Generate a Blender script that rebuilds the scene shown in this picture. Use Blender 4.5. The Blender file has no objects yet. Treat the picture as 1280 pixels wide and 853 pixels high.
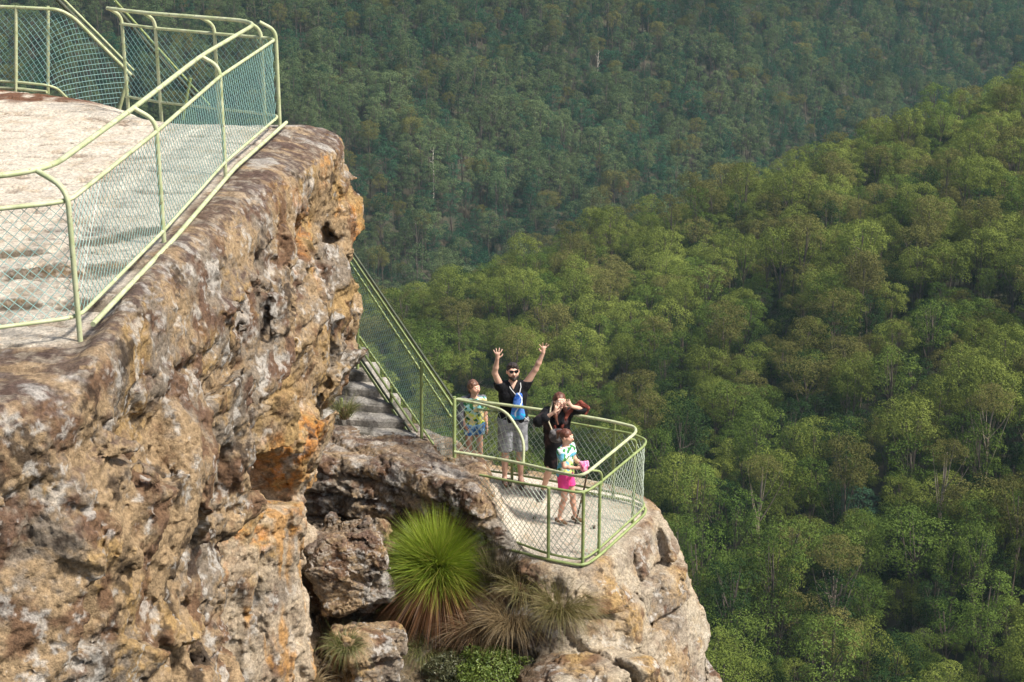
SKY_S, SUN_S, SUN_ANG, EXPO = .082, 3.35, 8, 1.0
HAZE = 0.00006
HV, HV2 = .045, .04
import bpy, math, random
import numpy as np
from mathutils import Vector, Matrix
R = math.radians
random.seed(7)
RNG = np.random.default_rng(11)
scene = bpy.context.scene
COL = scene.collection
FPX = 60/36*1280
PITCH = R(19)

# ------------------------------------------------------------------ noise
from concurrent.futures import ThreadPoolExecutor
_POOL = ThreadPoolExecutor(4)
_G = np.array([[1,1,0],[-1,1,0],[1,-1,0],[-1,-1,0],[1,0,1],[-1,0,1],[1,0,-1],[-1,0,-1],[0,1,1],[0,-1,1],[0,1,-1],[0,-1,-1],[1,1,0],[-1,1,0],[0,-1,1],[0,-1,-1]], np.float32)
_GX, _GY, _GZ = [np.ascontiguousarray(_G[:, a]) for a in range(3)]
def _hash(x, y, z, seed):
    h = (x.astype(np.uint32)*np.uint32(374761393) + y.astype(np.uint32)*np.uint32(668265263)
         + z.astype(np.uint32)*np.uint32(2246822519) + np.uint32((seed*3266489917) & 0xffffffff))
    h = (h ^ (h >> np.uint32(15)))*np.uint32(2246822519)
    h = (h ^ (h >> np.uint32(13)))*np.uint32(3266489917)
    return h ^ (h >> np.uint32(16))
def _perlin(p, seed):
    x, y, z = [np.ascontiguousarray(p[:, a]) for a in range(3)]
    fx, fy, fz = np.floor(x), np.floor(y), np.floor(z)
    ix = fx.astype(np.int32).astype(np.uint32)*np.uint32(374761393); iy = fy.astype(np.int32).astype(np.uint32)*np.uint32(668265263)
    iz = fz.astype(np.int32).astype(np.uint32)*np.uint32(2246822519)+np.uint32((seed*3266489917) & 0xffffffff)
    x -= fx; y -= fy; z -= fz
    ux = x*x*x*(x*(x*6-15)+10); uy = y*y*y*(y*(y*6-15)+10); uz = z*z*z*(z*(z*6-15)+10)
    def c(dx, dy, dz):
        h = ix+iy+iz
        if dx: h = h+np.uint32(374761393)
        if dy: h = h+np.uint32(668265263)
        if dz: h = h+np.uint32(2246822519)
        h = (h ^ (h >> np.uint32(15)))*np.uint32(2246822519)
        h = (h ^ (h >> np.uint32(13)))
        h = (h*np.uint32(3266489917)) >> np.uint32(28)
        return _GX[h]*(x-dx)+_GY[h]*(y-dy)+_GZ[h]*(z-dz)
    def lx(dy, dz):
        a = c(0, dy, dz); return a+ux*(c(1, dy, dz)-a)
    def ly(dz):
        a = lx(0, dz); return a+uy*(lx(1, dz)-a)
    a = ly(0); return a+uz*(ly(1)-a)
def _par(f, p, *ar):
    n = len(p); st = 60000
    if n <= st: return f(p, *ar)
    parts = list(_POOL.map(lambda i: f(p[i:i+st], *ar), range(0, n, st)))
    return tuple(np.concatenate(q) for q in zip(*parts)) if isinstance(parts[0], tuple) else np.concatenate(parts)
def perlin(p, seed=0): return _par(_perlin, np.asarray(p, np.float32), seed)
def fbm(p, octaves=4, seed=0, gain=.5, lac=2.03, ridged=False):
    p = np.asarray(p, np.float32)
    a, s, tot = 1.0, 0, 0
    for k in range(octaves):
        n = perlin(p*(lac**k)+k*17.3, seed+k)
        if ridged: n = 0.5-np.abs(n)*1.6
        s = s+a*n; tot += a; a *= gain
    return s/tot
def sstep(a, b, x):
    t = np.clip((x-a)/(b-a), 0, 1)
    return t*t*(3-2*t)
def smax(a, b, k): 
    h = np.clip(.5+.5*(a-b)/k, 0, 1); return b*(1-h)+a*h+k*h*(1-h)
def smin(a, b, k): return -smax(-a, -b, k)
def mixc(c1, c2, f): return c1*(1-f[:, None])+np.asarray(c2)*f[:, None]

# ------------------------------------------------------------------ objects
def props(o, label=None, cat=None, group=None, kind=None):
    if label: o['label'] = label
    if cat: o['category'] = cat
    if group: o['group'] = group
    if kind: o['kind'] = kind
    return o
def link(name, me, parent=None):
    o = bpy.data.objects.new(name, me); COL.objects.link(o)
    if parent: o.parent = parent
    return o
def empty(name, loc, label, cat, group=None, rz=0):
    o = bpy.data.objects.new(name, None); COL.objects.link(o)
    o.location = loc; o.rotation_euler = (0, 0, rz); o.empty_display_size = .1
    return props(o, label, cat, group)
def mesh_np(name, V, Fq, mat, smooth=True, col=None, uv=None):
    V = np.asarray(V, np.float32); Fq = np.asarray(Fq, np.int32)
    me = bpy.data.meshes.new(name)
    n = Fq.shape[1]
    me.vertices.add(len(V)); me.vertices.foreach_set('co', V.ravel())
    me.loops.add(Fq.size); me.loops.foreach_set('vertex_index', Fq.ravel())
    me.polygons.add(len(Fq))
    me.polygons.foreach_set('loop_start', np.arange(0, Fq.size, n, dtype=np.int32))
    me.update(calc_edges=True)
    if smooth: me.polygons.foreach_set('use_smooth', np.ones(len(Fq), bool))
    if col is not None:
        a = me.color_attributes.new('Col', 'FLOAT_COLOR', 'POINT')
        c = np.ones((len(V), 4), np.float32); c[:, :3] = col
        a.data.foreach_set('color', c.ravel())
    if mat: 
        for m in (mat if isinstance(mat, (list, tuple)) else [mat]): me.materials.append(m)
    me.validate(); me.update()
    return me

def surface_nets(F, org, h):
    nx, ny, nz = F.shape
    S = F < 0
    c = [S[dx:nx-1+dx, dy:ny-1+dy, dz:nz-1+dz] for dx in (0, 1) for dy in (0, 1) for dz in (0, 1)]
    cnt = np.zeros((nx-1, ny-1, nz-1), np.int8)
    for a in c: cnt += a
    I, J, K = np.nonzero((cnt > 0) & (cnt < 8))
    idx = np.full((nx-1, ny-1, nz-1), -1, np.int32); idx[I, J, K] = np.arange(len(I))
    cor = [(dx, dy, dz) for dx in (0, 1) for dy in (0, 1) for dz in (0, 1)]
    vals = [F[I+a, J+b, K+d] for a, b, d in cor]
    acc = np.zeros((len(I), 3)); n = np.zeros(len(I))
    for p in range(8):
        for q in range(p+1, 8):
            d = np.array(cor[q])-np.array(cor[p])
            if np.abs(d).sum() != 1: continue
            a, b = vals[p], vals[q]
            m = (a < 0) != (b < 0)
            t = np.where(m, a/np.where(m, a-b, 1), 0)
            acc += np.where(m[:, None], np.array(cor[p])+t[:, None]*d, 0); n += m
    V = (np.stack([I, J, K], 1)+acc/n[:, None])*h+np.array(org)
    quads = []
    for ax in range(3):
        sl0 = [slice(None)]*3; sl1 = [slice(None)]*3
        sl0[ax] = slice(0, -1); sl1[ax] = slice(1, None)
        A, B = S[tuple(sl0)], S[tuple(sl1)]
        E = np.argwhere(A != B)
        o1, o2 = (ax+1) % 3, (ax+2) % 3
        ok = (E[:, o1] > 0) & (E[:, o2] > 0) & (E[:, o1] < F.shape[o1]-1) & (E[:, o2] < F.shape[o2]-1)
        E = E[ok]
        if not len(E): continue
        sa = A[tuple(E.T)]
        def cell(d1, d2):
            G = E.copy(); G[:, o1] -= d1; G[:, o2] -= d2
            return idx[G[:, 0], G[:, 1], G[:, 2]]
        q = np.stack([cell(1, 1), cell(0, 1), cell(0, 0), cell(1, 0)], 1)
        q[~sa] = q[~sa][:, ::-1]
        quads.append(q)
    return V.astype(np.float32), np.concatenate(quads).astype(np.int32)

def subdivide(V, Q):
    n = len(V)
    e = np.concatenate([Q[:, [0, 1]], Q[:, [1, 2]], Q[:, [2, 3]], Q[:, [3, 0]]])
    es = np.sort(e, 1).astype(np.int64)
    key = es[:, 0]*n+es[:, 1]
    u, inv = np.unique(key, return_inverse=True)
    ev = (V[u // n]+V[u % n])/2
    fv = V[Q].mean(1)
    m = len(Q)
    E = [n+inv[k*m:(k+1)*m] for k in range(4)]
    Fc = n+len(u)+np.arange(m)
    q = [np.stack([Q[:, k], E[k], Fc, E[k-1]], 1) for k in range(4)]
    return np.concatenate([V, ev, fv]).astype(np.float32), np.concatenate(q).astype(np.int32)
def vnormals(V, Q):
    fn = np.cross(V[Q[:, 2]]-V[Q[:, 0]], V[Q[:, 3]]-V[Q[:, 1]])
    N = np.zeros_like(V)
    for k in range(4):
        for a in range(3): N[:, a] += np.bincount(Q[:, k], fn[:, a], len(V)).astype(np.float32)
    return N/np.maximum(np.linalg.norm(N, axis=1), 1e-9)[:, None]

# ------------------------------------------------------------------ swept tubes, wires
def frames(P, closed=False):
    P = np.asarray(P, float)
    T = np.gradient(P, axis=0); T /= np.maximum(np.linalg.norm(T, axis=1), 1e-9)[:, None]
    up = np.array([0, 0, 1.]) if abs(T[0][2]) < .9 else np.array([1., 0, 0])
    N = np.zeros_like(P); N[0] = up-T[0]*up.dot(T[0]); N[0] /= np.linalg.norm(N[0])
    for i in range(1, len(P)):
        v = N[i-1]-T[i]*N[i-1].dot(T[i]); N[i] = v/max(np.linalg.norm(v), 1e-9)
    return T, N, np.cross(T, N)
class MB:
    def __init__(s): s.v = []; s.f = []; s.n = 0
    def add(s, V, F):
        V = np.asarray(V, float); s.v.append(V)
        for f in F: s.f.append(tuple(int(i)+s.n for i in f))
        s.n += len(V); return s
    def tube(s, P, r, k=8, cap=True):
        P = np.asarray(P, float); n = len(P)
        r = np.broadcast_to(np.asarray(r, float), (n,))
        T, N, B = frames(P)
        a = np.arange(k)/k*2*math.pi
        V = (P[:, None]+r[:, None, None]*(np.cos(a)[None, :, None]*N[:, None]+np.sin(a)[None, :, None]*B[:, None])).reshape(-1, 3)
        F = [(i*k+j, i*k+(j+1) % k, (i+1)*k+(j+1) % k, (i+1)*k+j) for i in range(n-1) for j in range(k)]
        if cap: F += [tuple(range(k))[::-1], tuple((n-1)*k+j for j in range(k))]
        return s.add(V, F)
    def box(s, c, d, rot=None):
        c = np.asarray(c, float); d = np.asarray(d, float)/2
        V = np.array([[x, y, z] for x in (-1, 1) for y in (-1, 1) for z in (-1, 1)])*d
        if rot is not None: V = V@np.array(rot).T
        return s.add(V+c, [(0, 1, 3, 2), (4, 6, 7, 5), (0, 4, 5, 1), (2, 3, 7, 6), (0, 2, 6, 4), (1, 5, 7, 3)])
    def build(s, name, mat, parent=None, smooth=True):
        me = bpy.data.meshes.new(name)
        me.from_pydata(np.concatenate(s.v).tolist(), [], s.f)
        if smooth:
            me.polygons.foreach_set('use_smooth', np.ones(len(me.polygons), bool))
            try: me.set_sharp_from_angle(angle=R(50))
            except Exception: pass
        me.materials.append(mat); me.update()
        return link(name, me, parent)
def resample(P, step):
    P = np.asarray(P, float)
    L = np.concatenate([[0], np.cumsum(np.linalg.norm(np.diff(P, axis=0), axis=1))])
    n = max(2, int(L[-1]/step)+1); s = np.linspace(0, L[-1], n)
    return np.stack([np.interp(s, L, P[:, a]) for a in range(3)], 1)
def roundpath(P, r=.25, k=5):
    P = [np.asarray(p, float) for p in P]; out = [P[0]]
    for i in range(1, len(P)-1):
        a, b, c = P[i-1], P[i], P[i+1]
        rr = min(r, np.linalg.norm(a-b)*.45, np.linalg.norm(c-b)*.45)
        p = b+(a-b)/np.linalg.norm(a-b)*rr; q = b+(c-b)/np.linalg.norm(c-b)*rr
        for t in np.linspace(0, 1, k+1): out.append((1-t)**2*p+2*t*(1-t)*b+t*t*q)
    out.append(P[-1]); return np.array(out)

# ------------------------------------------------------------------ materials
def hexc(h):
    v = [int(h[i:i+2], 16)/255 for i in (0, 2, 4)]
    return tuple(x/12.92 if x < .04045 else ((x+.055)/1.055)**2.4 for x in v)
def mat(name, col, rough=.6, metal=0, noise=None, nscale=8, bump=0, bscale=40, spec=None):
    m = bpy.data.materials.new(name); m.use_nodes = True
    nt = m.node_tree; b = nt.nodes['Principled BSDF']
    b.inputs['Roughness'].default_value = rough; b.inputs['Metallic'].default_value = metal
    if spec is not None: b.inputs['Specular IOR Level'].default_value = spec
    b.inputs['Base Color'].default_value = (*col, 1)
    tc = nt.nodes.new('ShaderNodeTexCoord')
    if noise:
        n = nt.nodes.new('ShaderNodeTexNoise'); n.inputs['Scale'].default_value = nscale; n.inputs['Detail'].default_value = 6
        nt.links.new(tc.outputs['Object'], n.inputs['Vector'])
        r = nt.nodes.new('ShaderNodeValToRGB'); r.color_ramp.elements[0].position = .35; r.color_ramp.elements[1].position = .65
        r.color_ramp.elements[0].color = (*col, 1); r.color_ramp.elements[1].color = (*noise, 1)
        nt.links.new(n.outputs['Fac'], r.inputs['Fac']); nt.links.new(r.outputs['Color'], b.inputs['Base Color'])
    if bump:
        n = nt.nodes.new('ShaderNodeTexNoise'); n.inputs['Scale'].default_value = bscale; n.inputs['Detail'].default_value = 5
        nt.links.new(tc.outputs['Object'], n.inputs['Vector'])
        q = nt.nodes.new('ShaderNodeBump'); q.inputs['Strength'].default_value = 1; q.inputs['Distance'].default_value = bump
        nt.links.new(n.outputs['Fac'], q.inputs['Height']); nt.links.new(q.outputs['Normal'], b.inputs['Normal'])
    return m

# ------------------------------------------------------------------ camera, light, air
def ray(px, py):
    a = (px-640)/FPX; b = -(py-426.5)/FPX
    return np.array([a, math.cos(PITCH)+b*math.sin(PITCH), -math.sin(PITCH)+b*math.cos(PITCH)])
def onz(px, py, z): r = ray(px, py); return r*(z/r[2])
def aty(px, py, Y): r = ray(px, py); return r*(Y/r[1])
def proj(x, y, z):
    d = y*math.cos(PITCH)-z*math.sin(PITCH); u = y*math.sin(PITCH)+z*math.cos(PITCH)
    return 640+FPX*x/d, 426.5-FPX*u/d, d
cam = bpy.data.cameras.new('camera'); cam.lens = 60; cam.sensor_width = 36; cam.clip_end = 20000; cam.clip_start = .1
co = bpy.data.objects.new('camera', cam); COL.objects.link(co); co.rotation_euler = (R(90)-PITCH, 0, 0)
scene.camera = co
SUN_EL, SUN_AZ = 52, 110
w = bpy.data.worlds.new('World'); scene.world = w; w.use_nodes = True
nt = w.node_tree; bg = nt.nodes['Background']; bg.inputs['Strength'].default_value = SKY_S
sky = nt.nodes.new('ShaderNodeTexSky'); sky.sky_type = 'NISHITA'; sky.sun_disc = False
sky.sun_elevation = R(SUN_EL); sky.sun_rotation = R(SUN_AZ); sky.air_density = 1.0; sky.dust_density = 3.5
nt.links.new(sky.outputs[0], bg.inputs[0])
sl = bpy.data.lights.new('sun', 'SUN'); sl.energy = SUN_S; sl.angle = R(SUN_ANG); sl.color = (1, .95, .87)
so = bpy.data.objects.new('sun', sl); COL.objects.link(so)
so.rotation_euler = (R(90-SUN_EL), 0, R(180-SUN_AZ)+math.pi*0)
d = Vector((math.sin(R(SUN_AZ))*math.cos(R(SUN_EL)), math.cos(R(SUN_AZ))*math.cos(R(SUN_EL)), math.sin(R(SUN_EL))))
so.rotation_euler = d.to_track_quat('Z', 'Y').to_euler()
vs = scene.view_settings; vs.view_transform = 'Standard'; vs.look = 'None'; vs.exposure = EXPO; vs.gamma = 1
scene.cycles.max_bounces = 6; scene.cycles.diffuse_bounces = 3; scene.cycles.glossy_bounces = 2; scene.cycles.transmission_bounces = 2
scene.cycles.transparent_max_bounces = 6; scene.cycles.volume_bounces = 0
scene.cycles.use_adaptive_sampling = True
# ================================================================== the valley
CREST_P = np.array([-39, 572.]); CREST_N = np.array([-.4429, .8966])
def terrain_z(X, Y):
    X = np.asarray(X, float); Y = np.asarray(Y, float)
    p = np.stack([X/90, Y/90, X*0], -1).reshape(-1, 3)
    u = fbm(p, 3, 5).reshape(X.shape)*14
    near = -136+.226*(X-79.5)-.0508*(Y-233)-17
    d = (X-CREST_P[0])*CREST_N[0]+(Y-CREST_P[1])*CREST_N[1]
    near = near+u*.7
    dd = np.maximum(d+22, 0)
    near = near-.8*dd*dd/(dd+60)
    g = fbm(np.stack([X/240+.35*Y/240, Y/900, X*0], -1).reshape(-1, 3), 3, 9, ridged=True).reshape(X.shape)
    far = -229-.3325*(X+50)+.3077*(Y-725)-17+u-(g-.1)*48
    far = np.minimum(far, 60+.08*(Y-1200))
    return smax(near, far, 12)
def grid_sheet(name, xs, ys, zf, m):
    X, Y = np.meshgrid(xs, ys, indexing='ij')
    Z = zf(X, Y); V = np.stack([X, Y, Z], -1).reshape(-1, 3)
    a = np.arange(len(xs)*len(ys)).reshape(len(xs), len(ys))
    Q = np.stack([a[:-1, :-1], a[1:, :-1], a[1:, 1:], a[:-1, 1:]], -1).reshape(-1, 4)
    return link(name, mesh_np(name, V, Q, m))
M_soil = mat('forest_floor', (.028, .032, .014), .95, noise=(.05, .04, .022), nscale=.15)
xs = np.concatenate([np.linspace(-6000, -700, 20), np.linspace(-650, 950, 107), np.linspace(1050, 6000, 18)])
ys = np.concatenate([np.linspace(-1500, -50, 12), np.linspace(0, 1800, 121), np.linspace(1900, 7000, 20)])
props(grid_sheet('terrain', xs, ys, terrain_z, M_soil), 'forested valley floor and mountain slopes below the lookout', kind='structure')

def leaf_mat(name, c1, c2, trans=.25):
    m = bpy.data.materials.new(name); m.use_nodes = True; nt = m.node_tree; L = nt.links
    nt.nodes.remove(nt.nodes['Principled BSDF']); out = nt.nodes['Material Output']
    oi = nt.nodes.new('ShaderNodeObjectInfo'); geo = nt.nodes.new('ShaderNodeNewGeometry')
    mul = nt.nodes.new('ShaderNodeMath'); mul.operation = 'MULTIPLY'; mul.inputs[1].default_value = .62
    L.new(oi.outputs['Random'], mul.inputs[0])
    m2 = nt.nodes.new('ShaderNodeMath'); m2.operation = 'MULTIPLY_ADD'; m2.inputs[1].default_value = .38
    L.new(geo.outputs['Random Per Island'], m2.inputs[0]); L.new(mul.outputs[0], m2.inputs[2])
    cr = nt.nodes.new('ShaderNodeMix'); cr.data_type = 'RGBA'
    cr.inputs[6].default_value = (*c1, 1); cr.inputs[7].default_value = (*c2, 1)
    L.new(m2.outputs[0], cr.inputs[0])
    # regional drift of species colour across the forest
    tc = nt.nodes.new('ShaderNodeNewGeometry'); n = nt.nodes.new('ShaderNodeTexNoise'); n.inputs['Scale'].default_value = .012; n.inputs['Detail'].default_value = 3
    L.new(tc.outputs['Position'], n.inputs['Vector'])
    hs = nt.nodes.new('ShaderNodeHueSaturation'); mr = nt.nodes.new('ShaderNodeMapRange')
    mr.inputs[1].default_value = .3; mr.inputs[2].default_value = .7; mr.inputs[3].default_value = .65; mr.inputs[4].default_value = 1.3
    L.new(n.outputs['Fac'], mr.inputs[0]); L.new(mr.outputs[0], hs.inputs['Value'])
    L.new(cr.outputs[2], hs.inputs['Color'])
    df = nt.nodes.new('ShaderNodeBsdfDiffuse'); tr = nt.nodes.new('ShaderNodeBsdfTranslucent'); ad = nt.nodes.new('ShaderNodeMixShader')
    ad.inputs[0].default_value = trans
    L.new(hs.outputs[0], df.inputs[0]); L.new(hs.outputs[0], tr.inputs[0]); L.new(df.outputs[0], ad.inputs[1]); L.new(tr.outputs[0], ad.inputs[2])
    L.new(ad.outputs[0], out.inputs[0])
    return m
M_bark_pale = mat('pale_bark', (.34, .28, .21), .85, noise=(.16, .12, .085), nscale=.8)
M_bark_mid = mat('brown_bark', (.15, .115, .085), .9, noise=(.08, .06, .045), nscale=1.)
M_bark_dark = mat('grey_bark', (.14, .11, .085), .9, noise=(.07, .055, .04), nscale=1.5)
DEPTH = {'olive': 1.0, 'brown': 1.0, 'green': 1.5, 'dark': 1.9, 'teal': 1.9, 'ash': 1.7}
KINDS = [  # name, low colour, high colour, height, radius, flatness, puffs, leafsize, bark
    ('olive', (.100, .134, .026), (.222, .260, .058), 21, 5.4, .74, 26, .34, 1),
    ('green', (.057, .104, .021), (.152, .205, .044), 20, 5.0, .86, 28, .34, 0),
    ('dark',  (.020, .045, .016), (.046, .078, .024), 19, 4.6, .95, 30, .36, 0),
    ('brown', (.105, .108, .032), (.180, .170, .055), 22, 5.2, .78, 24, .34, 1),
    ('teal',  (.022, .068, .040), (.050, .112, .056), 20, 4.8, .95, 26, .46, 0),  # shade lying on the far slope is put into this dark leaf colour
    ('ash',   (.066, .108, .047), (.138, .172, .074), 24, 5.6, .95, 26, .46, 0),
]
def crown_mesh(name, H, Rc, flat, npuff, ls, m, seed, sparse=1.0):
    rg = np.random.default_rng(seed)
    puffs = []
    dep = DEPTH.get(name[6:], 1.35)
    for k in range(npuff):
        u = (k+.5)/npuff; ph = k*2.39996+rg.normal()*.4
        cz = 1-(1+dep)*u; prof = math.sqrt(max(.03, 1-cz*cz)) if cz > 0 else (1-.45*(-cz/dep)**1.3)
        rad = prof*Rc*(.60+.28*rg.random())
        c = np.array([math.cos(ph)*rad, math.sin(ph)*rad, cz*Rc*flat*(.78+.12*rg.random())])
        puffs.append((c, Rc*(.24+.17*rg.random())))
    V = []; 
    for c, r in puffs:
        n = int(150*sparse*(r/(.4*Rc))**2*(Rc/5)**2*(.42/ls)**2*1.15)
        d = rg.normal(size=(n, 3)); d /= np.linalg.norm(d, axis=1)[:, None]
        d[:, 2] = np.where(d[:, 2] < -.25, -d[:, 2], d[:, 2])
        rr = r*(.72+.36*rg.random(n)**.6)
        p = c+d*rr[:, None]*np.array([1, 1, .72])
        nn = d*1.0+rg.normal(size=(n, 3))*.42+np.array([0, 0, .30]); nn /= np.linalg.norm(nn, axis=1)[:, None]
        a = np.cross(nn, rg.normal(size=(n, 3))); a /= np.linalg.norm(a, axis=1)[:, None]; b = np.cross(nn, a)
        s = ls*(.55+.75*rg.random(n))[:, None]
        w = s*(.38+.25*rg.random(n))[:, None]
        V.append(np.stack([p-a*s*.5, p+b*w*.5+a*s*.1, p+a*s*.5-nn*s*.12, p-b*w*.5+a*s*.05], 1))
    V = np.concatenate(V).reshape(-1, 3)
    V[:, 2] += H-Rc*flat*.9
    Q = np.arange(len(V)).reshape(-1, 4)
    return mesh_np(name, V, Q, m, smooth=False), puffs, H-Rc*flat*.9
def trunk_mesh(name, H, Rc, puffs, zc, m, seed):
    rg = np.random.default_rng(seed); mb = MB()
    lean = rg.normal(size=2)*.5
    z = np.linspace(-2, zc+1, 9)
    P = np.stack([lean[0]*(z/zc)**2+.25*np.sin(z*.4+seed), lean[1]*(z/zc)**2+.2*np.cos(z*.3), z], 1)
    mb.tube(P, np.linspace(.30, .10, 9)*H/21, 6)
    for c, r in puffs[:len(puffs)*2//3]:
        if rg.random() < .5: continue
        t = .45+.45*rg.random(); i = t*8; b = P[int(i)]
        e = c+np.array([0, 0, zc])
        mid = (b+e)/2+np.array([0, 0, -.4+.4*rg.random()])
        mb.tube([b, mid, e], [.10, .07, .03], 4)
    me = bpy.data.meshes.new(name); me.from_pydata(np.concatenate(mb.v).tolist(), [], mb.f); me.materials.append(m)
    return me
protos = []      # (kind index, crown mesh, trunk mesh)
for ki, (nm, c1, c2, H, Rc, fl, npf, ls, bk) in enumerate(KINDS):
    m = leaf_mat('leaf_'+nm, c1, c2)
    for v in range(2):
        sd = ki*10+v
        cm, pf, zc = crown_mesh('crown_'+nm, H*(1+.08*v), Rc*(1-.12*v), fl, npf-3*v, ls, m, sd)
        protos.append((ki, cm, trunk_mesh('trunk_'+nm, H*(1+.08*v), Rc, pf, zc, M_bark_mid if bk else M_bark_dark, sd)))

# --- scatter
def scatter():
    rg = np.random.default_rng(3)
    pts = []
    for (x0, x1, y0, y1, st) in ((-420, 640, 120, 760, 7.9), (-560, 800, 600, 1650, 8.6)):
        gx = np.arange(x0, x1, st); gy = np.arange(y0, y1, st*.92)
        X, Y = np.meshgrid(gx, gy, indexing='ij'); X = X+(np.arange(len(gy)) % 2)[None]*st*.5
        X = (X+rg.uniform(-.42, .42, X.shape)*st).ravel(); Y = (Y+rg.uniform(-.42, .42, Y.shape)*st).ravel()
        d = (X-CREST_P[0])*CREST_N[0]+(Y-CREST_P[1])*CREST_N[1]
        near = d < 60
        keep = near if st < 8.55 else ~near
        # only the cone the view could plausibly see
        cone = (X > -.42*Y-60) & (X < .42*Y+60)
        k = keep & cone
        pts.append(np.stack([X[k], Y[k], near[k]], 1))
    return np.concatenate(pts)
TP = scatter()
tz = terrain_z(TP[:, 0], TP[:, 1])+np.random.default_rng(2).uniform(-4.5, 2.0, len(TP))
nz1 = fbm(np.stack([TP[:, 0]/60, TP[:, 1]/60, tz*0+3.3], 1), 3, 21)
nz2 = fbm(np.stack([TP[:, 0]/25, TP[:, 1]/25, tz*0+8.1], 1), 2, 31)
rg = np.random.default_rng(5)
u = rg.random(len(TP))
kind = np.zeros(len(TP), int)
nearm = TP[:, 2] > .5
dist = np.hypot(TP[:, 0], TP[:, 1])
up = sstep(330, 560, dist)     # upper ridge is more olive, lower slope greener
kind[nearm] = np.select([u < .10+.06*up, u < .40+.30*up+nz1*.5, u < .80+.10*up+nz1*.3], [3, 0, 1], 2)[nearm]
dn = (TP[:, 0]-200)/400
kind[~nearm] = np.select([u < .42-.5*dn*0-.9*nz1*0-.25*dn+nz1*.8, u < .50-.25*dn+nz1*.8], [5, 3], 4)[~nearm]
scl = (.74+.62*rg.random(len(TP))**1.2)*(1+nz2*.35)*.94
scl = np.where(nearm, scl, scl*1.06)*np.where((~nearm) & (TP[:, 0] > 150), .82, 1)
rot = rg.random(len(TP))*6.283
var = rg.integers(0, 2, len(TP))
pid = kind*2+var
PXx, PXy, PD = proj(TP[:, 0], TP[:, 1], tz+16*scl)
# silhouette of the near rock, left of which nothing far shows
edge = np.interp(PXy, [0, 50, 160, 200, 300, 400, 500, 560, 640, 660, 720, 800, 853, 1000], [340, 355, 360, 425, 447, 450, 560, 575, 805, 862, 870, 897, 900, 900])
vis = (PXx > edge-15) & (PXx < 1300) & (PXy > -20) & (PXy < 885)
order = np.where(vis)[0]
size = scl[order]/PD[order]
order = order[np.argsort(-size)]
FEW = order[:292]
SC3 = scl[:, None]*np.stack([rg.uniform(.82, 1.18, len(TP)), rg.uniform(.82, 1.18, len(TP)), rg.uniform(.86, 1.18, len(TP))], 1)
few = set(FEW.tolist())
lab = {0: 'broad olive green gum tree crown in the sunlit forest canopy right of the lookout',
       1: 'bright leaf green gum tree crown in the forest canopy right of the lookout',
       2: 'small dark green bushy tree sunk among taller crowns right of the lookout',
       3: 'brownish olive gum tree crown in the forest canopy right of the lookout',
       4: 'dark teal green tree', 5: 'pale grey green tree'}
def place_tree(name, p, loc, s, rz, label, group):
    r = empty(name, loc, label, 'tree', group, rz); r.scale = s
    c = link('crown', protos[p][1], r); t = link('trunk', protos[p][2], r)
    return r, c, t
first = {}
for i in FEW:
    i = int(i)
    r, c, t = place_tree('gum_tree', int(pid[i]), (TP[i, 0], TP[i, 1], tz[i]), tuple(float(q) for q in SC3[i]), float(rot[i]), lab[int(kind[i])], 'forest trees right of the lookout')
    if pid[i] not in first: first[int(pid[i])] = (c, t)
# one more tree of each far kind, so that every kind stands in the scene as a tree of its own
SPECIAL = []
def special(px, py, Yd, s, p, label, name='gum_tree', mats=None, H=18):
    q = aty(px, py, Yd)
    z = float(terrain_z(q[0], q[1]))
    r, c, t = place_tree(name, p, (q[0], q[1], z), s, px*.7, label, None)
    if mats:
        for o, m in zip((c, t), mats):
            if m:
                o.data = o.data.copy(); o.data.materials[0] = m
    SPECIAL.append(r); return r, c, t
def hit(px, py, H=16):
    r = ray(px, py)
    t = np.linspace(120, 2200, 4000)
    P = r[None]*t[:, None]
    dz = P[:, 2]-terrain_z(P[:, 0], P[:, 1])-H
    i = int(np.argmax(dz < 0))
    return P[i]
def special(px, py, s, p, label, name='gum_tree', H=None, crown_m=None, trunk_m=None, rz=0.):
    q = hit(px, py, (16 if H is None else H)*s)
    z = float(terrain_z(q[0], q[1]))
    r = empty(name, (q[0], q[1], z), label, 'tree', None, rz); r.scale = (s, s, s)
    cm, tm = protos[p][1], protos[p][2]
    if crown_m: cm = cm.copy(); cm.materials[0] = crown_m
    if trunk_m: tm = tm.copy(); tm.materials[0] = trunk_m
    c = link('crown', cm, r); t = link('trunk', tm, r)
    CLEAR.append((q[0], q[1], 5.5*s))
    return r, c, t
CLEAR = []
M_rust = leaf_mat('leaf_rust', (.14, .07, .04), (.24, .12, .07)); M_blue = leaf_mat('leaf_blue', (.045, .10, .055), (.07, .135, .075))
M_cream = leaf_mat('leaf_cream', (.22, .20, .09), (.34, .30, .15)); M_white = mat('dead_wood', (.62, .55, .45), .8)
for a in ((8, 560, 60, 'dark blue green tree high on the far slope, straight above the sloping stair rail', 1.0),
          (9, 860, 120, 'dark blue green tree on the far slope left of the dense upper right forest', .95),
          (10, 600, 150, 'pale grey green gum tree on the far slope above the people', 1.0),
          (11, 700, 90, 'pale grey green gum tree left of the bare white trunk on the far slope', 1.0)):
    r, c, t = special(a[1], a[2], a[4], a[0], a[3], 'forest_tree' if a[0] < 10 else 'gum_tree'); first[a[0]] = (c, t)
special(780, 238, .9, 3, 'reddish brown dying tree on the dark far slope', 'dying_tree', crown_m=M_rust)
special(1074, 628, .95, 4, 'slender blue green tree standing out among the olive crowns at right', 'blue_green_tree', crown_m=M_blue)
special(1100, 172, .8, 1, 'cream flowering tree on the crest of the nearer ridge', 'flowering_tree', crown_m=M_cream)
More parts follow.
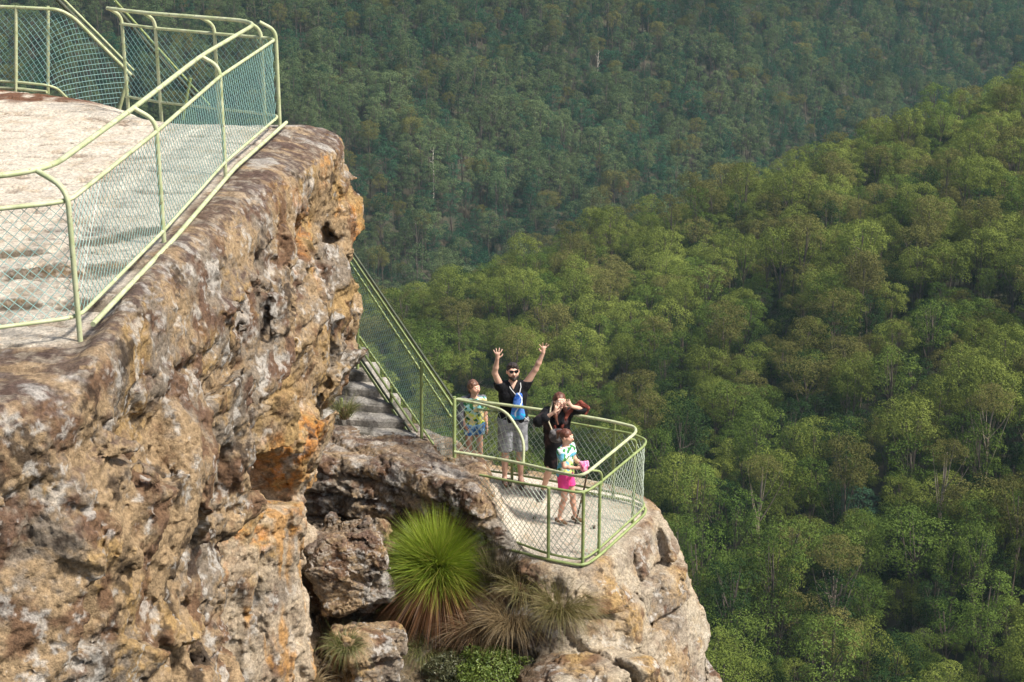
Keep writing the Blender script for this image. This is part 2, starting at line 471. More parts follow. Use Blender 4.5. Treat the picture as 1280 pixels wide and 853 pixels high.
def tall_trunk(name, px, py, s, p, label, hh=1.25):
    r, c, t = special(px, py, s, p, label, name, trunk_m=M_bark_pale)
    c.scale = (.85, .85, .62); c.location = (0, 0, 11.5*hh); t.scale = (1.25, 1.25, hh)
    return r
tall_trunk('pale_trunk_tree', 950, 655, 1.12, 7, 'olive brown gum tree whose pale bare trunk shows right of the rocky outcrop')
tall_trunk('pale_trunk_tree', 1232, 560, 1.1, 6, 'brownish gum tree with a tall bare trunk near the right edge')
tall_trunk('pale_trunk_tree', 1178, 640, 1.1, 7, 'gum tree with a leaning bare trunk below the blue green tree')
tall_trunk('pale_trunk_tree', 1040, 760, 1.1, 6, 'gum tree with a straight pale trunk at the bottom of the view')
# standing dead trees: branching bare trunks
def dead_tree(px, py, H, rz, label):
    q = hit(px, py, H*.7); z = float(terrain_z(q[0], q[1])); rg = np.random.default_rng(int(px))
    mb = MB(); mb.tube([(0, 0, -2), (.3, 0, H*.4), (.1, .2, H*.8), (.4, .1, H)], [.34, .28, .18, .05], 6)
    root = empty('dead_tree', (q[0], q[1], z), label, 'tree'); mb.build('trunk', M_white, root)
    for k in range(7):
        h = H*(.5+.07*k); a = rg.random()*6.3; l = 3.2-.3*k
        b = MB(); b.tube([(.2, .1, h), (.2+math.cos(a)*l*.6, math.sin(a)*l*.6, h+.8), (.2+math.cos(a)*l, math.sin(a)*l, h+2.2)], [.09, .06, .03], 4)
        b.build('branch', M_white, root)
    CLEAR.append((q[0], q[1], 4.))
dead_tree(747, 82, 30, 0, 'bare white dead trunk high on the far slope')
dead_tree(541, 205, 27, 0, 'thin bare dead tree on the far slope beside the cliff')
rest = np.ones(len(TP), bool); rest[FEW] = False
for x, y, rr in CLEAR: rest &= np.hypot(TP[:, 0]-x, TP[:, 1]-y) > rr
ri = np.where(rest)[0]
# low dark understorey filling the gaps between the tall trees
rg = np.random.default_rng(77)
UX = np.concatenate([TP[:, 0]+rg.uniform(-4.5, 4.5, len(TP)) for _ in range(2)]); UY = np.concatenate([TP[:, 1]+rg.uniform(-4.5, 4.5, len(TP)) for _ in range(2)])
nearU = (UX-CREST_P[0])*CREST_N[0]+(UY-CREST_P[1])*CREST_N[1] < 60
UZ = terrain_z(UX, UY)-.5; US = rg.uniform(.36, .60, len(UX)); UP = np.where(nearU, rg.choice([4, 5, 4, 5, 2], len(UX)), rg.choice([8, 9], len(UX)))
ALLP = np.concatenate([np.stack([TP[ri, 0], TP[ri, 1], tz[ri]], 1), np.stack([UX, UY, UZ], 1)]); pid_a = np.concatenate([pid[ri], UP]); scl_a = np.concatenate([SC3[ri], US[:, None]*np.stack([rg.uniform(.8, 1.3, len(US)), rg.uniform(.8, 1.3, len(US)), rg.uniform(.8, 1.2, len(US))], 1)]); rot_a = np.concatenate([rot[ri], rg.random(len(UX))*6.28])
me = bpy.data.meshes.new('forest')
me.vertices.add(len(ALLP)); me.vertices.foreach_set('co', ALLP.astype(np.float32).ravel())
for nm, tp, arr in (('pid', 'INT', pid_a.astype(np.int32)), ('scl', 'FLOAT_VECTOR', scl_a.astype(np.float32).ravel()), ('rotz', 'FLOAT', rot_a.astype(np.float32))):
    at = me.attributes.new(nm, tp, 'POINT'); at.data.foreach_set('vector' if tp == 'FLOAT_VECTOR' else 'value', arr)
me.update()
forest = link('forest', me)
props(forest, 'dense eucalypt forest covering the far slope and the ridge behind the nearer trees', 'forest', kind='stuff')
ng = bpy.data.node_groups.new('forest_nodes', 'GeometryNodeTree')
ng.interface.new_socket('Geometry', in_out='INPUT', socket_type='NodeSocketGeometry'); ng.interface.new_socket('Geometry', in_out='OUTPUT', socket_type='NodeSocketGeometry')
N = ng.nodes; LK = ng.links
gi = N.new('NodeGroupInput'); go = N.new('NodeGroupOutput'); jn = N.new('GeometryNodeJoinGeometry'); LK.new(jn.outputs[0], go.inputs[0])
def attr(nm, tp):
    a = N.new('GeometryNodeInputNamedAttribute'); a.data_type = tp; a.inputs[0].default_value = nm; return a.outputs['Attribute']
ap, asc, ar = attr('pid', 'INT'), attr('scl', 'FLOAT_VECTOR'), attr('rotz', 'FLOAT')
cb = N.new('ShaderNodeCombineXYZ'); LK.new(ar, cb.inputs[2])
for k, (c, t) in first.items():
    cmp = N.new('FunctionNodeCompare'); cmp.data_type = 'INT'; cmp.operation = 'EQUAL'
    LK.new(ap, cmp.inputs[2]); cmp.inputs[3].default_value = k
    for o in (c, t):
        oi = N.new('GeometryNodeObjectInfo'); oi.transform_space = 'ORIGINAL'; oi.inputs['Object'].default_value = o; oi.inputs['As Instance'].default_value = True
        ip = N.new('GeometryNodeInstanceOnPoints')
        LK.new(gi.outputs[0], ip.inputs['Points']); LK.new(cmp.outputs[0], ip.inputs['Selection']); LK.new(oi.outputs['Geometry'], ip.inputs['Instance'])
        LK.new(cb.outputs[0], ip.inputs['Rotation']); LK.new(asc, ip.inputs['Scale'])
        LK.new(ip.outputs[0], jn.inputs[0])
md = forest.modifiers.new('trees', 'NODES'); md.node_group = ng
print('TREES', len(FEW), 'stuff', len(ri), 'kinds', sorted(first), 'depth of last', PD[FEW[-1]])
# ================================================================== sandstone
def poly_sd(px, py, poly):
    P = np.asarray(poly, float); d = np.full(px.shape, 1e9); ins = np.zeros(px.shape, bool)
    for i in range(len(P)):
        a, b = P[i-1], P[i]; e = b-a
        wx, wy = px-a[0], py-a[1]
        t = np.clip((wx*e[0]+wy*e[1])/(e@e), 0, 1)
        d = np.minimum(d, (wx-e[0]*t)**2+(wy-e[1]*t)**2)
        c = (a[1] > py) != (b[1] > py)
        with np.errstate(divide='ignore', invalid='ignore'):
            xx = a[0]+(py-a[1])/(b[1]-a[1] if b[1] != a[1] else 1e-9)*e[0]
        ins ^= c & (px < xx)
    return np.where(ins, -np.sqrt(d), np.sqrt(d))
def smooth_poly(P, it=2):
    P = np.asarray(P, float)
    for _ in range(it):
        Q = np.roll(P, -1, 0); P = np.stack([P*.75+Q*.25, P*.25+Q*.75], 1).reshape(-1, 2)
    return P
_JN = np.array([[.2, .95, .25], [-.15, -.9, .4], [.1, .3, .95], [.3, -.2, -.93], [.5, .6, -.6], [-.4, .75, .5], [.35, -.75, -.55]], np.float32)
_JN /= np.linalg.norm(_JN, axis=1)[:, None]
def cellrot(cid, k): return _JN[(cid*4095*(3+k)).astype(np.int32) % 7]
def cellrot_old(cid, k):
    a = cid*6.283*(7+k); b = np.cos(cid*6.283*(13+k))
    s = np.sqrt(1-b*b); return np.stack([np.cos(a)*s, np.sin(a)*s, b], 1)
def worley_v(p, seed): return _par(_worley, np.asarray(p, np.float32), seed)
def _worley(p, seed):
    """cell id and offset from the cell centre"""
    p = np.asarray(p, np.float32); f = np.floor(p-.5); i = f.astype(np.int32); t = p-f
    f1 = np.full(len(p), 9., np.float32); f2 = f1.copy(); cid = np.zeros(len(p), np.float32); off = np.zeros((len(p), 3), np.float32)
    for dx in (0, 1):
        for dy in (0, 1):
            for dz in (0, 1):
                h = _hash(i[:, 0]+dx, i[:, 1]+dy, i[:, 2]+dz, seed)
                o = np.stack([t[:, 0]-dx-((h & 1023).astype(np.float32)*.00078+.1), t[:, 1]-dy-(((h >> 10) & 1023).astype(np.float32)*.00078+.1), t[:, 2]-dz-(((h >> 20) & 1023).astype(np.float32)*.00078+.1)], 1)
                d = np.sqrt((o*o).sum(1)); m = d < f1
                c = ((h*np.uint32(2654435761)) >> np.uint32(12) & np.uint32(4095)).astype(np.float32)/4095
                f2 = np.where(m, f1, np.minimum(f2, d)); f1 = np.where(m, d, f1); cid = np.where(m, c, cid); off[m] = o[m]
    return f1, f2, cid.astype(np.float32), off
def warp(p, amp, sc, seed):
    return p+amp*np.stack([perlin(p*sc, seed), perlin(p*sc+31, seed+1), perlin(p*sc+67, seed+2)], 1)
def rock_disp(p, seed, big=.16, mid=.06, fr=.10, bed=.03):
    q = warp(p, .07, 1.6, seed)+.02*np.stack([perlin(p*6, 3), perlin(p*6+9, 4), perlin(p*6+5, 6)], 1)
    s1 = np.array([1/1.1, 1/1.1, 1/.8]); s2 = np.array([1/.36, 1/.36, 1/.26])
    f1, f2, c, o = worley_v(q*s1, seed+5)
    d = big*((c-.5)*.5+1.5*(o*cellrot(c, 0)).sum(1))-.25*big*(1-sstep(0, .05, f2-f1))
    m = sstep(-.2, .15, perlin(p*.8, seed+77))
    f1, f2, c, o = worley_v(q*s2, seed+9)
    d += mid*((c-.5)*.6+2.0*(o*cellrot(c, 1)).sum(1))*(.35+.65*m)-.35*mid*(1-sstep(0, .08, f2-f1))*m
    d += fr*(fbm(p*.9, 2, seed+19)*.6+fbm(p*4.2, 3, seed+20, gain=.6)*.5)
    # dipping fracture sets
    u = p@np.array([[.8, .35, -.48], [-.4, .9, .0], [.45, .2, .87]]).T
    d -= .045*sstep(.30, .38, fbm(u*np.array([.7, .7, 2.6]), 4, seed+33, ridged=True))
    zz = p[:, 2]+.12*perlin(p*.6, seed+3)+.1*p[:, 0]
    b = perlin(np.stack([zz*0, p[:, 0]*.25, zz*6.2], 1), seed+40)
    d += bed*b*(.4+1.2*sstep(-.1, .3, perlin(p*.7, seed+55)))
    return np.clip(d, -.17, .24)
BAND = .38
def bedded(p, beds, seed, spacing=.8, amp=.10, depth=.10, crack=0):
    """stacked beds split by upright joints: each block stands a little in or out, cracks run between them"""
    z = p[:, 2]+.05*p[:, 0]-.03*p[:, 1]+.63+.05*perlin(p*1.1, seed)+.015*perlin(p*5, seed+1)
    b = np.asarray(beds, float); li = np.searchsorted(-b, -z)
    dz = np.min(np.abs(z[:, None]-b[None]), 1)
    ax, ay = (.55, .83), (.86, -.5)
    out = 0; rgx = np.random.default_rng(seed); offs = rgx.random(64)*spacing; sp = spacing*(.6+.9*rgx.random(64)); ti = rgx.normal(size=64)*.25
    s = p[:, 0]*ax[0]-p[:, 1]*ax[1]*.0+p[:, 0]*.3+p[:, 1]*.75+offs[li % 64]+ti[li % 64]*z+.05*perlin(p*2.3, seed+2)
    q = s/sp[li % 64]; c = np.floor(q); fr_ = q-c; ds = np.minimum(fr_, 1-fr_)*sp[li % 64]
    h = _hash(c.astype(np.int32), li.astype(np.int32), li.astype(np.int32)*0, seed); r = (h & 1023).astype(np.float32)/1023; r2 = ((h >> 10) & 1023).astype(np.float32)/1023
    if crack: return np.maximum(np.exp(-(dz/crack)**2), np.exp(-(ds/crack)**2))
    d = amp*(r-.5)*1.5+amp*.9*(r2-.5)*(fr_-.5)*2
    d -= depth*np.exp(-(dz/.032)**2)+.7*depth*np.exp(-(ds/.03)**2)
    return d
def build_rock(bounds, h, base, disp, fine, colfn, name, m, sub=1, parent=None):
    (x0, x1), (y0, y1), (z0, z1) = bounds
    xs = np.arange(x0, x1, h); ys = np.arange(y0, y1, h); zs = np.arange(z0, z1, h)
    Fg = base(xs, ys, zs).astype(np.float32)
    sel = np.abs(Fg) < BAND
    # a coarse pass finds where the surface will lie, the fine pass only evaluates there
    cs = np.zeros_like(sel); cs[::2, ::2, ::2] = sel[::2, ::2, ::2]
    def run(mask):
        I, J, K = np.nonzero(mask)
        P = np.stack([xs[I], ys[J], zs[K]], 1).astype(np.float32); out = np.empty(len(P), np.float32)
        for q in range(0, len(P), 400000): out[q:q+400000] = disp(P[q:q+400000])
        Fg[I, J, K] -= out
        return I, J, K
    I, J, K = run(cs)
    G = np.full(cs.shape, 9, np.float32); near = np.abs(Fg[I, J, K]) < 2.9*h
    nb = np.zeros(tuple(n+4 for n in cs.shape), bool)
    for dx in (-1, 0, 1, 2, -2):
        for dy in (-1, 0, 1, 2, -2):
            for dz in (-1, 0, 1, 2, -2):
                nb[I[near]+dx+2, J[near]+dy+2, K[near]+dz+2] = True
    fm = nb[2:-2, 2:-2, 2:-2] & sel & ~cs
    run(fm)
    V, Q = surface_nets(Fg, (x0, y0, z0), h)
    for _ in range(sub):
        V, Q = subdivide(V, Q)
        # soften the voxel steps before the next level
    for _ in range(1):
        e0 = np.concatenate([Q[:, 0], Q[:, 1], Q[:, 2], Q[:, 3]]); e1 = np.concatenate([Q[:, 1], Q[:, 2], Q[:, 3], Q[:, 0]])
        cnt = np.bincount(e0, minlength=len(V))
        A = np.stack([np.bincount(e0, V[e1, a], len(V)) for a in range(3)], 1)/np.maximum(cnt, 1)[:, None]
        V = (.5*V+.5*A).astype(np.float32)
    N = vnormals(V, Q)
    V = (V+N*fine(V, N)[:, None]).astype(np.float32)
    N = vnormals(V, Q)
    me = mesh_np(name, V, Q, m, col=np.clip(colfn(V, N), .004, .85))
    print(name, len(V)); return link(name, me, parent)

def rock_mat(name, bump=.012):
    m = bpy.data.materials.new(name); m.use_nodes = True; nt = m.node_tree; L = nt.links; b = nt.nodes['Principled BSDF']
    b.inputs['Roughness'].default_value = .9; b.inputs['Specular IOR Level'].default_value = .2
    a = nt.nodes.new('ShaderNodeVertexColor'); a.layer_name = 'Col'
    tc = nt.nodes.new('ShaderNodeTexCoord')
    def noise(sc, det=8, rough=.65):
        n = nt.nodes.new('ShaderNodeTexNoise'); n.inputs['Scale'].default_value = sc; n.inputs['Detail'].default_value = det; n.inputs['Roughness'].default_value = rough
        L.new(tc.outputs['Object'], n.inputs['Vector']); return n.outputs['Fac']
    n1 = noise(30, 6, .75); mr = nt.nodes.new('ShaderNodeMapRange'); mr.inputs[1].default_value = .3; mr.inputs[2].default_value = .7; mr.inputs[3].default_value = .42; mr.inputs[4].default_value = 1.55
    L.new(n1, mr.inputs[0]); hs = nt.nodes.new('ShaderNodeHueSaturation'); L.new(a.outputs[0], hs.inputs['Color']); L.new(mr.outputs[0], hs.inputs['Value'])
    L.new(hs.outputs[0], b.inputs['Base Color'])
    n2 = noise(14, 10, .7); bp = nt.nodes.new('ShaderNodeBump'); bp.inputs['Distance'].default_value = bump*4.5; L.new(n2, bp.inputs['Height'])
    n3 = noise(70, 4, .7); bq = nt.nodes.new('ShaderNodeBump'); bq.inputs['Distance'].default_value = bump*.9; L.new(n3, bq.inputs['Height'])
    L.new(bp.outputs[0], bq.inputs['Normal']); L.new(bq.outputs[0], b.inputs['Normal'])
    return m
M_rock = rock_mat('sandstone')
TAN, GREY, DARK, PURP, LICH, ORNG, OCHR, CREAM = [np.array(c) for c in
    ((.37, .262, .150), (.235, .192, .145), (.040, .027, .019), (.108, .072, .060), (.52, .49, .44), (.50, .20, .035), (.38, .245, .095), (.66, .585, .475))]
def rock_colour(V, N, seed=0, dark=0., cream=None, orange=None, lichen=0., purple=None, ochre=0.):
    n1 = fbm(V*.9, 4, seed+1); n2 = fbm(V*3.1, 5, seed+2, gain=.62); n3 = fbm(V*9., 3, seed+3, gain=.7)
    st = fbm(V*np.array([3.4, 3.4, .8]), 3, seed+6)
    C = mixc(np.tile(TAN, (len(V), 1)), GREY, sstep(-.15, .18, n1+.6*n3))
    C = mixc(C, OCHR, sstep(.16-.25*ochre, .34-.25*ochre, fbm(V*1.3+9, 4, seed+8)+.5*n3)*.75)
    C = mixc(C, np.array([.125, .060, .035]), sstep(.02, .2, fbm(V*2.1+40, 5, seed+12, gain=.6))*.75)
    C = mixc(C, DARK, sstep(.04, .24, n2+.5*st-.03+dark+.4*n3)*.85)
    C = mixc(C, LICH, sstep(.17-lichen, .25-lichen, fbm(V*3.2+70, 6, seed+14, gain=.72)+.35*n3+.25*n1)*.62)
    if purple is not None:
        pp = mixc(np.tile(PURP, (len(V), 1)), GREY*1.1, sstep(-.02, .25, n3+n2*.5))
        fl = fbm(V*np.array([1.6, 4.2, 3]), 5, seed+19, gain=.6)
        pp = mixc(pp, TAN*1.1, sstep(.05, .2, fl)*.7)
        C = mixc(C, pp, purple)
        C = mixc(C, LICH*.9, purple*sstep(.08, .22, fbm(V*np.array([1.3, 2.2, 2])+20, 6, seed+15, gain=.65))*.8)
    if cream is not None:
        cc = mixc(np.tile(CREAM, (len(V), 1)), CREAM*np.array([.78, .72, .65]), sstep(.0, .35, n2+n3*.6))
        C = mixc(C, cc, cream)
    if orange is not None: C = mixc(C, mixc(np.tile(ORNG, (len(V), 1)), OCHR, sstep(-.1, .2, n2)), orange*sstep(-.3, .05, n3+n2))
    return C*(1+.45*n3[:, None])
FINE = lambda V, N, s: .030*fbm(V*4.5, 4, s, gain=.62)+.03*fbm(V*13, 3, s+3, gain=.7)-.025*sstep(.18, .26, fbm(V*5, 4, s+6))-.02*sstep(.33, .40, fbm(V*np.array([2.2, 2.2, 5]), 4, s+8, ridged=True))

# ---- upper cliff: the fenced platform and the wall below it
CL = smooth_poly([(-8.2, 10.2), (-5.6, 10.3), (-4.3, 10.55), (-3.55, 10.8), (-3.05, 11.6), (-2.92, 13.0), (-2.74, 14.9), (-2.46, 17.45), (-2.18, 19.4), (-1.98, 20.45), (-2.3, 20.95), (-3.3, 20.75), (-4.4, 21.1), (-5.0, 22.0), (-5.6, 22.6), (-7, 23.2), (-10.5, 24.2), (-10.9, 10.2)])
ZU = -4.2
def cliff_off(Y, z):
    far = sstep(16.9, 19.3, Y)
    prof_f = np.interp(-z, [4.2, 4.7, 5.5, 6.6, 7.1, 7.65, 7.95, 8.3, 9, 14], [0, 0, -.02, .10, .06, -.14, -.30, -.40, -.5, -.55])
    prof_n = np.interp(-z, [4.2, 4.7, 5.5, 7, 9, 14], [0, .02, .10, .08, .0, -.1])
    up = prof_f*far+prof_n*(1-far)
    lo = np.interp(Y, [12, 13.5, 14.6, 15.5, 15.85, 16.2, 17.25, 17.7, 18.4, 20], [.10, .02, -.10, -.28, -.50, -.44, .14, .06, -.45, -.68])
    nich = sstep(15.6, 15.9, Y)*sstep(17.75, 17.35, Y)
    zt = -7.0+(.95+.10*np.sin(Y*5))*nich-1.1*sstep(17.6, 18.6, Y)
    k = sstep(zt+.05, zt-.06-.7*(1-nich), z)
    cave = sstep(15.7, 15.95, Y)*sstep(17.6, 17.2, Y)*sstep(-7.05, -7.09, z)*sstep(-7.70, -7.30, z)
    return up*(1-k)+(lo-.07*nich*sstep(-7.1, -7.0, z))*k-.42*cave
def floor_lay(x, y):
    p = np.stack([x, y, x*0], 1); return (13.95+.45*(x+4)-y)*.4+.22*perlin(p*.8+3, 8)+.05*fbm(p*2.5, 3, 12)
def cliff_base(xs, ys, zs):
    X, Y = np.meshgrid(xs, ys, indexing='ij'); d2 = poly_sd(X, Y, CL)
    off = cliff_off(Y[:, :, None], zs[None, None])
    top = ZU-.03-(.55-.30*sstep(16.5, 18.5, Y))*sstep(-.24-.45*sstep(17.5, 20, Y), .34, d2)+.05*fbm(np.stack([X*.7, Y*.7, X*0], -1).reshape(-1, 3), 3, 3).reshape(X.shape)
    # low steps where the bedding of the platform floor breaks
    lay = floor_lay(X.ravel(), Y.ravel()).reshape(X.shape)
    top = top+.15*sstep(17.5, 12.6, Y)*(Y < 20)
    for l0, hh in ((0, .09), (.24, .07), (-.35, .05)): top = top-hh*sstep(l0, l0+.03, lay)*sstep(-3.0, -3.3, X)*(Y < 20)
    d = smax(d2[:, :, None]-off, (zs[None, None]-top[:, :, None]), .13)
    XX, YY, ZZ = X[:, :, None], Y[:, :, None], zs[None, None]
    wx = -2.62+.10*(YY-15)
    nd = np.maximum(np.abs(YY-16.75-.10*np.sin(ZZ*3))-.05, np.maximum(np.abs(XX+2.75)-.5, np.abs(ZZ+8.75)-.55)); d = smax(d, -nd, .06)
    # the hollow under the overhang, and a smaller one at the top of the ochre block
    for (cx, cy, cz), (hx, hy, hz) in (((-2.58, 17.15, -7.52), (.50, .62, .36)), ((-2.86, 16.75, -6.42), (.28, .30, .17))):
        nd = np.maximum(np.maximum(np.abs(XX-cx)-hx, np.abs(YY-cy)-hy), np.maximum(ZZ-cz-hz-.06*np.sin(YY*6), -(ZZ-cz)-hz-.25*(YY-cy)))
        d = smax(d, -nd, .05)
    return d
def cliff_disp(p):
    upm = sstep(-5.0, -4.55, p[:, 2])
    d = rock_disp(p, 100, big=.20, mid=.055, fr=.09, bed=.035)
    t = .035*fbm(p*np.array([1.5, 1.5, 1]), 4, 60, ridged=True)
    col = sstep(15.9, 16.2, p[:, 1])*sstep(18.2, 17.8, p[:, 1])*sstep(-7.6, -7.9, p[:, 2]); d = d*(1-.55*col)-.05*col*sstep(.2, .4, fbm(p*np.array([3.5, 3.5, .8]), 3, 44, ridged=True))
    return d*(1-upm)+t*upm
def cliff_fine(V, N):
    up = sstep(.6, .9, N[:, 2])*sstep(-4.9, -4.5, V[:, 2])
    f = FINE(V, N, 200)
    c = fbm(V*np.array([.55, 2.4, 1]), 5, 210, ridged=True)
    return f*(1-.72*up)-.03*up*sstep(.26, .35, c)
def cliff_col(V, N):
    d2 = poly_sd(V[:, 0], V[:, 1], CL)
    up = sstep(.45, .8, N[:, 2])*sstep(-5.3, -4.8, V[:, 2])
    fence = np.interp(V[:, 1], [11, 12.4, 14.9, 17.6, 20.1, 22], [-3.4, -3.34, -3.17, -3.05, -2.78, -4.6])
    ins = sstep(.06, -.10, V[:, 0]-fence+.10*fbm(V*2.2, 3, 77))*sstep(12.15, 12.4, V[:, 1]+.15*fbm(V*2, 2, 78))
    cr = up*ins
    pu = up*(1-ins)
    far = sstep(17.2, 18.6, V[:, 1])
    niche = sstep(1.35, 1.1, np.abs(V[:, 1]-16.9))*sstep(1.15, .85, np.abs(V[:, 2]+7.15))
    org = np.clip(niche*.85*sstep(-6.75, -7.1, V[:, 2])+.75*far*sstep(-6.4, -5.2, V[:, 2])*sstep(-.05, .25, fbm(V*1.6, 3, 91)), 0, 1)*(1-up)
    col = rock_colour(V, N, 300, dark=-.04+0*far, cream=cr, orange=org, lichen=.04, purple=pu*.85, ochre=far*.6)
    col = mixc(col, np.array([.40, .27, .12]), niche*sstep(-7.15, -6.95, V[:, 2])*sstep(-.25, .1, fbm(V*2, 4, 96))*.7)
    pale = (1-up)*sstep(15.9, 16.2, V[:, 1])*sstep(-7.3, -7.8, V[:, 2])
    col = mixc(col, np.array([.47, .38, .27]), pale*.8*sstep(-.25, .1, fbm(V*2, 5, 93)))
    col = mixc(col, np.array([.46, .24, .07]), pale*.75*sstep(.10, .28, fbm(V*np.array([3.4, 3.4, .7]), 4, 97)))
    # dark crack lines of the worn floor
    c = fbm(V*np.array([.55, 2.4, 1]), 5, 210, ridged=True)
    col = mixc(col, np.array([.24, .18, .13]), cr*sstep(.27, .37, c)*.8)
    lip = sstep(-5.0, -5.5, V[:, 0])*sstep(21.55, 21.9, V[:, 1]+.15*perlin(V*2, 5)); col = mixc(col, np.array([.17, .085, .05]), lip*sstep(-.25, .05, fbm(V*2.4, 4, 58)))
    ly = floor_lay(V[:, 0], V[:, 1])
    for l0 in (0, .24, -.35): col = mixc(col, np.array([.13, .105, .07]), cr*sstep(.045, .012, np.abs(ly-l0-.025))*sstep(-.28, -.02, fbm(V*3, 4, 55))*(V[:, 1] < 20)*.9)
    return col
cliff = build_rock(((-10.6, -1.2), (9.9, 24.6), (-13.4, -3.9)), HV, cliff_base, cliff_disp, cliff_fine, cliff_col, 'cliff', M_rock, sub=1)
props(cliff, 'weathered sandstone cliff carrying the fenced upper platform', kind='structure')

# ---- lower outcrop with the lookout floor
ZL = -9.8
PB = smooth_poly([(-.1, 20.2), (.45, 19.6), (1.05, 19.6), (1.5, 20.3), (2.0, 21.1), (2.05, 21.7), (1.6, 22.3), (.3, 22.9), (-1.0, 23.4), (-1.2, 21.5)])
SH = smooth_poly([(-3.9, 21.5), (-2.6, 21.35), (-1.6, 21.2), (-.9, 20.75), (-.35, 20.35), (.02, 20.3), (.12, 20.6), (-.02, 21.1), (-.2, 21.5), (-.6, 22.1), (-1.3, 22.6), (-1.7, 23.3), (-2.6, 26.5), (-4.3, 26.5)])
def out_base(xs, ys, zs):
    X, Y = np.meshgrid(xs, ys, indexing='ij'); XX, YY, ZZ = X[:, :, None], Y[:, :, None], zs[None, None]
    b = poly_sd(X, Y, PB)[:, :, None]
    off = np.interp(-zs, [9.8, 10.1, 10.5, 11.1, 12.2, 13.5], [0, .06, .28, .46, .78, 1.02])[None, None]
    d1 = smax(b-off, ZZ-(ZL-.03), .14)
    s = poly_sd(X, Y, SH)[:, :, None]
    top = -9.06-.10*sstep(-1.6, -.3, X)-.70*sstep(-.5, .12, X)+.02*(X+2)-.45*np.maximum(Y-22.5, 0)+.08*fbm(np.stack([X, Y, X*0], -1).reshape(-1, 3), 3, 33).reshape(X.shape)
    so = np.interp(-zs, [9, 9.4, 10, 11, 13.5], [0, .06, .0, .12, .35])[None, None]
    d2 = smax(s-so, ZZ-top[:, :, None], .16)
    ramp = -10.38-(20.9-Y)*.40-.25*sstep(0, -2, X)+.10*fbm(np.stack([X*1.2, Y*1.2, X*0], -1).reshape(-1, 3), 3, 35).reshape(X.shape)-np.maximum(Y-20.9, 0)*.2
    d3 = (ZZ-ramp[:, :, None])*.75
    d3 = smax(d3, XX-1.0-.6*(-10-ZZ), .2); d3 = smax(d3, YY-22.5, .2)
    d = smin(smin(d1, d2, .30), d3, .12)
    # loose shelves of rock under the lookout, towards the viewer
    def blk(c, hs, rz, rx=0., r=.08):
        ca, sa = math.cos(rz), math.sin(rz); x = XX-c[0]; y = YY-c[1]; z = ZZ-c[2]
        u = x*ca+y*sa; v = -x*sa+y*ca; cb, sb = math.cos(rx), math.sin(rx); v, z = v*cb+z*sb, -v*sb+z*cb
        return np.sqrt(np.maximum(np.abs(u)-hs[0], 0)**2+np.maximum(np.abs(v)-hs[1], 0)**2+np.maximum(np.abs(z)-hs[2], 0)**2)+np.minimum(np.maximum(np.maximum(np.abs(u)-hs[0], np.abs(v)-hs[1]), np.abs(z)-hs[2]), 0)-r
    for a in (((.95, 18.9, -11.15), (.55, .55, .28), .35, -.15), ((.35, 18.9, -11.05), (.25, .5, .16), .2, -.1), ((1.6, 18.35, -12.0), (.7, .5, .4), .3, -.1), 
              ((-1.75, 18.9, -10.75), (.34, .4, .34), .3, -.3), ((-1.35, 18.2, -11.4), (.4, .4, .5), .5, -.3), ((-2.4, 20.6, -10.3), (.6, .3, .5), 0., 0)):
        d = smin(d, blk(*a), .05)
    return d
def out_disp(p):
    rt = sstep(.0, .6, p[:, 0])
    q = rock_disp(p, 500, big=.10, mid=.045, fr=.05, bed=.03)*(1-.62*rt)+bedded(p, [-9.45, -9.72, -10.12, -10.60, -11.05, -11.65, -12.3], 77)*(1-rt)+bedded(p, [-10.30, -10.85, -11.75, -12.4], 41, 1.25, .20, .15)*rt
    q = np.clip(q, -.24, .22)
    q = q+.16*np.exp(-((p[:, 2]+10.6)/.35)**2)*perlin(p*1.2, 9)
    fl = sstep(-10.05, -9.88, p[:, 2])*(poly_sd(p[:, 0], p[:, 1], FLP) < .12)*(p[:, 2] < -9.55)
    t = .02*fbm(p*2, 3, 61)
    tp = sstep(-9.5, -9.15, p[:, 2])*.55
    tp = np.maximum(tp, sstep(1.0, .7, poly_sd(p[:, 0], p[:, 1], FLP))*sstep(-10.1, -9.92, p[:, 2])*(p[:, 0] > .2)*.92)
    return (q*(1-tp))*(1-fl)+t*fl
FLP = [(-.3, 20.5), (.0, 20.15), (.5, 19.88), (.98, 19.85), (1.82, 21.3), (1.75, 21.75), (1.0, 22.2), (-.4, 22.8), (-.9, 22.9), (-.6, 21.9)]
def out_col(V, N):
    fl = sstep(.16, -.06, poly_sd(V[:, 0], V[:, 1], FLP)+.1*fbm(V*2, 3, 7))*sstep(-10.1, -9.95, V[:, 2])*sstep(-9.4, -9.6, V[:, 2])*sstep(.3, .7, N[:, 2])
    right = sstep(.1, .8, V[:, 0])
    up = sstep(.5, .85, N[:, 2])*(1-fl)
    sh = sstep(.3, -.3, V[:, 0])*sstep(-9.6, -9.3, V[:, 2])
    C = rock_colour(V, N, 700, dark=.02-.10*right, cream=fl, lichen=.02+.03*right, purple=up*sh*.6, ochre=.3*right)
    C = mixc(C, np.array([.50, .43, .32]), right*(1-fl)*.72*sstep(-.2, .1, fbm(V*1.8, 3, 703)))
    C = mixc(C, GREY*1.25, right*(1-fl)*.65*sstep(.02, .22, fbm(V*1.4+3, 5, 711, gain=.6)))
    C = mixc(C, np.array([.12, .085, .055]), right_cracks(V)*.55*(1-fl))
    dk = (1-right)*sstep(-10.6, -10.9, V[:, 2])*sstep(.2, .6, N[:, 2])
    return mixc(C, np.array([.085, .068, .04]), dk*.7)
